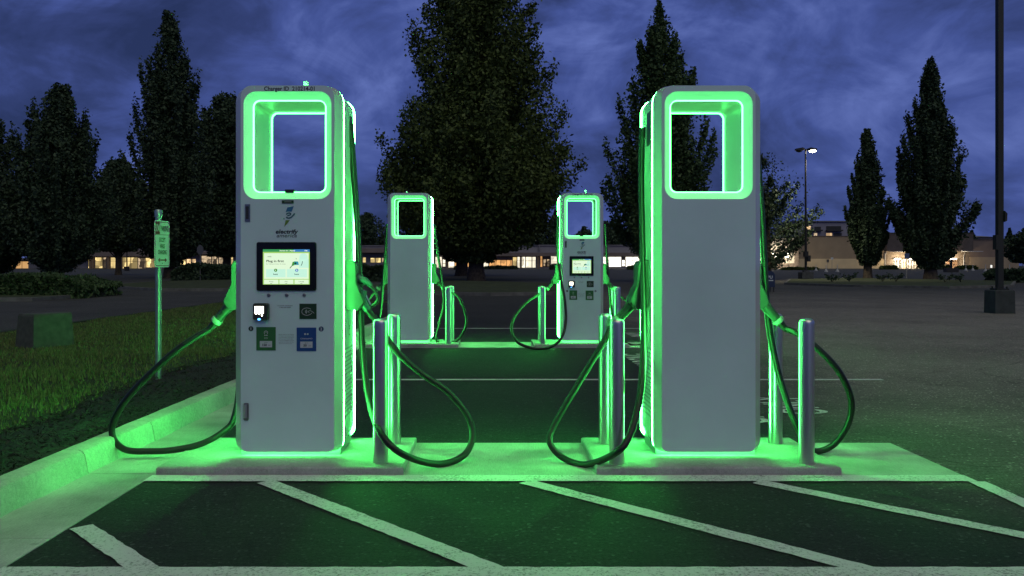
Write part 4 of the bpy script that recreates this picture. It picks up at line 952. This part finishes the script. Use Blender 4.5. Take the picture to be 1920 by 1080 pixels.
def far_house():
    Y = 290.0; z0 = gz(Y); r = empty('distant_house', (BX(1845, Y), Y, z0)); tag(r, 'tiny pale house roofline above the brown store wing', 'building')
    ox = r.location.x; X = lambda p: BX(p, Y)-ox; Z = lambda p: BZ(p, Y)-z0
    m = MB(); m.box(X(1838), X(1862), 0, 12, 0, Z(444.5)); m.build('wall', mat('house_wall', (.45,.36,.28), .8), r)
    m = MB(); a, b = X(1835), X(1865); m.loft([[(a,-1,Z(444.5)+.003),(b,-1,Z(444.5)+.003),(X(1858),6,Z(441)),(X(1843),6,Z(441))],[(a,13,Z(444.5)+.003),(b,13,Z(444.5)+.003),(X(1858),7,Z(441)),(X(1843),7,Z(441))]]); fixnormals(m.build('roof', M_ROOF, r))
far_house()

# light of the lamps seen in the picture
for px in (1681, 1708, 1786): lot_light(BX(px), YB-1.6, BZ(487.5), 620, (1.0, .80, .50), .5)
for px in (1448.5, 1472.5): lot_light(BX(px, 188), 185.8, BZ(483, 188), 520, (1.0, .86, .62), .5)

# ------------------------------------------------------------------ street lamps, poles, small things
M_POLE = mat('pole_dark', (0.035, 0.033, 0.030), .5, metal=.3)
def street_lamp():
    g = G(1511, 526); Y = g.y; r = empty('street_lamp', (g.x, Y, g.z)); tag(r, 'slim double headed street lamp with only its right head lit', 'street lamp')
    k = Y/F; H = (526-282)*k
    m = MB(); m.tube([(0,0,.4), (-.03,0,H)], [.10, .055], 10); m.build('pole', M_POLE, r, smooth=60)
    m = MB(); m.box(-.42, .42, -.42, .42, -.1, .62); m.box(-.2, .2, -.2, .2, .62, .75); m.build('base', mat('lamp_base', (.09,.09,.09), .9, nscale=5), r)
    m = MB(); m.box(-.16, .12, -.2, .1, 1.75, 2.15); m.box(.08, .3, -.16, .1, 1.4, 1.85); m.build('control_box', M_POLE, r)
    for sx in (-1, 1):
        m = MB(); x0, x1 = sx*.12, sx*.76
        m.loft([[(x0,-.14,H+.02),(x0,.14,H+.02),(x0,.14,H+.14),(x0,-.14,H+.14)], [(sx*.3,-.22,H-.02),(sx*.3,.22,H-.02),(sx*.3,.22,H+.2),(sx*.3,-.22,H+.2)], [(x1,-.18,H),(x1,.18,H),(x1,.18,H+.12),(x1,-.18,H+.12)]])
        hd = fixnormals(m.build('lamp_head', M_POLE, r))
        m = MB(); m.lathe([(.05,-.14),(.18,-.1),(.24,-.02)], 14, (sx*.5, 0, H-.005)); m.build('lamp_glass', em('street_white', (1.0,.95,.75), 60) if sx > 0 else mat('dead_glass', (.03,.03,.03), .2), hd, smooth=60)
    m = MB(); m.tube([(0,0,H-.05),(0,0,H+.1)], .06, 8); m.box(-.14, .14, -.05, .05, H+.04, H+.10); m.build('arm', M_POLE, r)
    L = lot_light(g.x+.5, Y, g.z+H-.4, 1500, (1.0, .90, .66), .35, spot=110)
street_lamp()
def tall_pole():
    g = G(1874, 587); Y = g.y; k = Y/F; r = empty('light_pole', (g.x, Y, g.z)); tag(r, 'tall dark square pole on a black concrete pedestal, rising out of frame', 'light pole')
    m = MB(); m.box(-.07, .07, -.07, .07, .645, 11.0); m.build('pole', M_POLE, r)
    m = MB(); m.loft([at_z(.52, .52, -.1), at_z(.50, .50, .58), at_z(.46, .46, .605)]); fixnormals(m.build('pedestal', mat('pedestal_dark', (.05,.052,.055), .85, nscale=6, bump=.3), r))
    m = MB(); m.box(-.16, .16, -.16, .16, .603, .645); 
    for sx in (-1,1):
        for sy in (-1,1): m.lathe([(.02,0),(.02,.05)], 8, (sx*.12, sy*.12, .645))
    m.build('base_plate', M_POLE, r)
    m = MB(); z = g.z; zc = CZ+(HY-405)/F*Y - g.z
    m.loft([[(.072,-.12,zc+.13),(.15,-.10,zc+.06),(.13,-.12,zc-.13),(.072,-.12,zc-.16)], [(.072,.12,zc+.13),(.15,.10,zc+.06),(.13,.12,zc-.13),(.072,.12,zc-.16)]]); fixnormals(m.build('floodlight', M_POLE, r))
    m = MB(); zc = CZ+(HY-455)/F*Y - g.z; m.box(-.13, -.072, -.08, .08, zc-.18, zc+.2); m.build('meter_box', M_POLE, r)
tall_pole()
def thin_sign(name, label, cat, px, base_py, top_py, w_px, sh, colr, head='oct', rp=.03, Ydef=None, grp='road signs seen from behind'):
    g = G(px, base_py); Y = g.y; k = Y/F; r = empty(name, (g.x, Y, g.z)); tag(r, label, cat, grp)
    H = (base_py-top_py)*k; m = MB(); m.tube([(0,0,-.05),(0,0,H)], rp, 8); m.build('post', mat('sign_post', (.25,.24,.23), .6), r)
    n = {'oct': 8, 'rect': 4}[head]; w = w_px*k/2; hh = sh*k/2; mm = MB()
    if n == 8: lo = [(w*math.cos(R(22.5+45*i)), H-hh+hh*math.sin(R(22.5+45*i))) for i in range(8)]
    else: lo = [(w,H),(-w,H),(-w,H-2*hh),(w,H-2*hh)]
    mm.loft([at_y(lo, -.035), at_y(lo, -.03)]); fixnormals(mm.build('panel', mat('sign_'+colr, {'back': (.10,.10,.12), 'dark': (.03,.03,.035), 'blue': (.10,.14,.30), 'white': (.6,.6,.6)}[colr], .6), r)); return r
thin_sign('stop_sign', 'dark octagonal stop sign seen from behind, before the shop windows', 'sign', 375.5, 527, 459, 13, 19, 'back', 'oct')
thin_sign('road_sign', 'slim sign on a dark post left of the lit store doors', 'sign', 1700, 526, 475, 9, 10, 'blue', 'rect')
thin_sign('road_sign', 'small dark square sign on a post before the cream store wall', 'sign', 1552, 503.6, 486.5, 4.2, 5.5, 'dark', 'rect', .05)
thin_sign('road_sign', 'small white sign on a thin post before the cream store wall', 'sign', 1560, 503.6, 482.5, 4.5, 4, 'white', 'rect', .05)
thin_sign('road_sign', 'pale blue sign panel at the right edge behind the tall pole', 'sign', 1918, 512, 476, 11, 13, 'blue', 'rect', .05)
def thin_lamp(label, px, base, top):
    g = G(px, base); Y = g.y; k = Y/F; r = empty('lamp_post', (g.x, Y, g.z)); tag(r, label, 'street lamp'); H = (base-top)*k
    m = MB(); m.tube([(0,0,0),(0,0,H)], [.12,.08], 8); m.build('pole', M_POLE, r)
    m = MB(); m.box(-.3,.3,-.3,.3,-.05,.7); m.build('base', M_POLE, r); m = MB(); m.box(-.1, 1.5, -.15, .15, H, H+.18); m.build('lamp_head', M_POLE, r)
thin_lamp('unlit dark lamp post before the yellow shop windows left of the parking sign', 238, 508, 456)
# post-and-cone markers before the store
GM = 'white posts on cone bases before the store'
def marker(px, base, h, lab, first=[None]):
    g = G(px, base)
    if first[0] is None:
        r = empty('marker_post', g); m = MB(); k = g.y/F; m.lathe([(3*k,0),(3*k,.8*k),(1.2*k,4.2*k),(.7*k,4.6*k)], 14); m.build('base', mat('marker_concrete', (.5,.49,.47), .8), r, smooth=30)
        m = MB(); m.tube([(0,0,4.4*k),(0,0,12*k)], .5*k, 8); m.build('post', mat('marker_post_white', (.55,.55,.53), .6), r); first[0] = r
    else: r = copy_tree(first[0]); r.location = g
    tag(r, lab, 'marker post', GM); return r
for px, py, lab in ((1811, 507.5, 'white post on a cone base right of the store side entrance, first of a pair'), (1824, 507.5, 'white post on a cone base, second of the pair beside the trimmed hedge'), (1848, 509, 'white post on a cone base left of the one carrying a lit sign'),
                    (1858, 509.5, 'white cone based post directly before the bright small sign'), (1893, 510, 'white post on a cone base right of the tall dark pole'), (1530, 508, 'white post on a cone base nearest the slim street lamp'), (1549, 510, 'white cone based post below the small dark square sign'), (1570, 510, 'white cone based post halfway to the narrow columnar tree')):
    marker(px, py, 1, lab)
g = G(1858, 509.5); m = MB(); k = g.y/F; m.box(-1.6*k, 1.6*k, -.12, -.08, 7.5*k, 12.5*k); o = m.build('notice_board', em('notice_lit', (1,.97,.9), 1.1)); o.location = g; tag(o, 'small bright white notice on the cone based post', 'sign')
def lot_column():
    g = G(1783, 510.5); k = g.y/F; r = empty('traffic_column', g); tag(r, 'dark bracketed column on a black base before the store side entrance', 'lamp column')
    m = MB(); m.box(-.8,.8,-.5,.5,-.05,.6); m.build('base', M_POLE, r); m = MB(); m.tube([(0,0,.6),(0,0,24*k)], .18, 8); m.build('post', M_POLE, r)
    m = MB(); m.box(-.5,.5,-.3,.3, 20*k, 22*k); m.box(-.45,.3,-.3,.3, 13*k, 15*k); m.build('bracket', M_POLE, r)
lot_column()
def mailbox():
    g = G(1440, 547); k = g.y/F; r = empty('mailbox', g); tag(r, 'dark blue drop box on legs with a white emblem, beside the blank front charger', 'mailbox')
    w, h = 18*k, 30*k; m = MB(); z0 = 9*k
    prof = [(-w/2, z0), (w/2, z0), (w/2, z0+h*.7)] + [(w/2*math.cos(R(a)), z0+h*.7+h*.3*math.sin(R(a))) for a in range(20, 180, 20)] + [(-w/2, z0+h*.7)]
    m.loft([at_y(prof, -.3), at_y(prof, .3)]); b = fixnormals(m.build('body', mat('drop_box_blue', (.02,.035,.09), .45), r, smooth=30))
    m = MB(); put_text(m, 'PU', 0, -.304, z0+h*.62, .13, bold=.03); rect(m, -.14, .14, z0+h*.38, z0+h*.44, -.304); m.build('emblem', INKW, b)
    for sx in (-1, 1):
        for sy in (-1, 1):
            m = MB(); m.box(sx*w*.4-.02, sx*w*.4+.02, sy*.25-.02, sy*.25+.02, -.02, z0); m.build('leg', M_POLE, r)
mailbox()
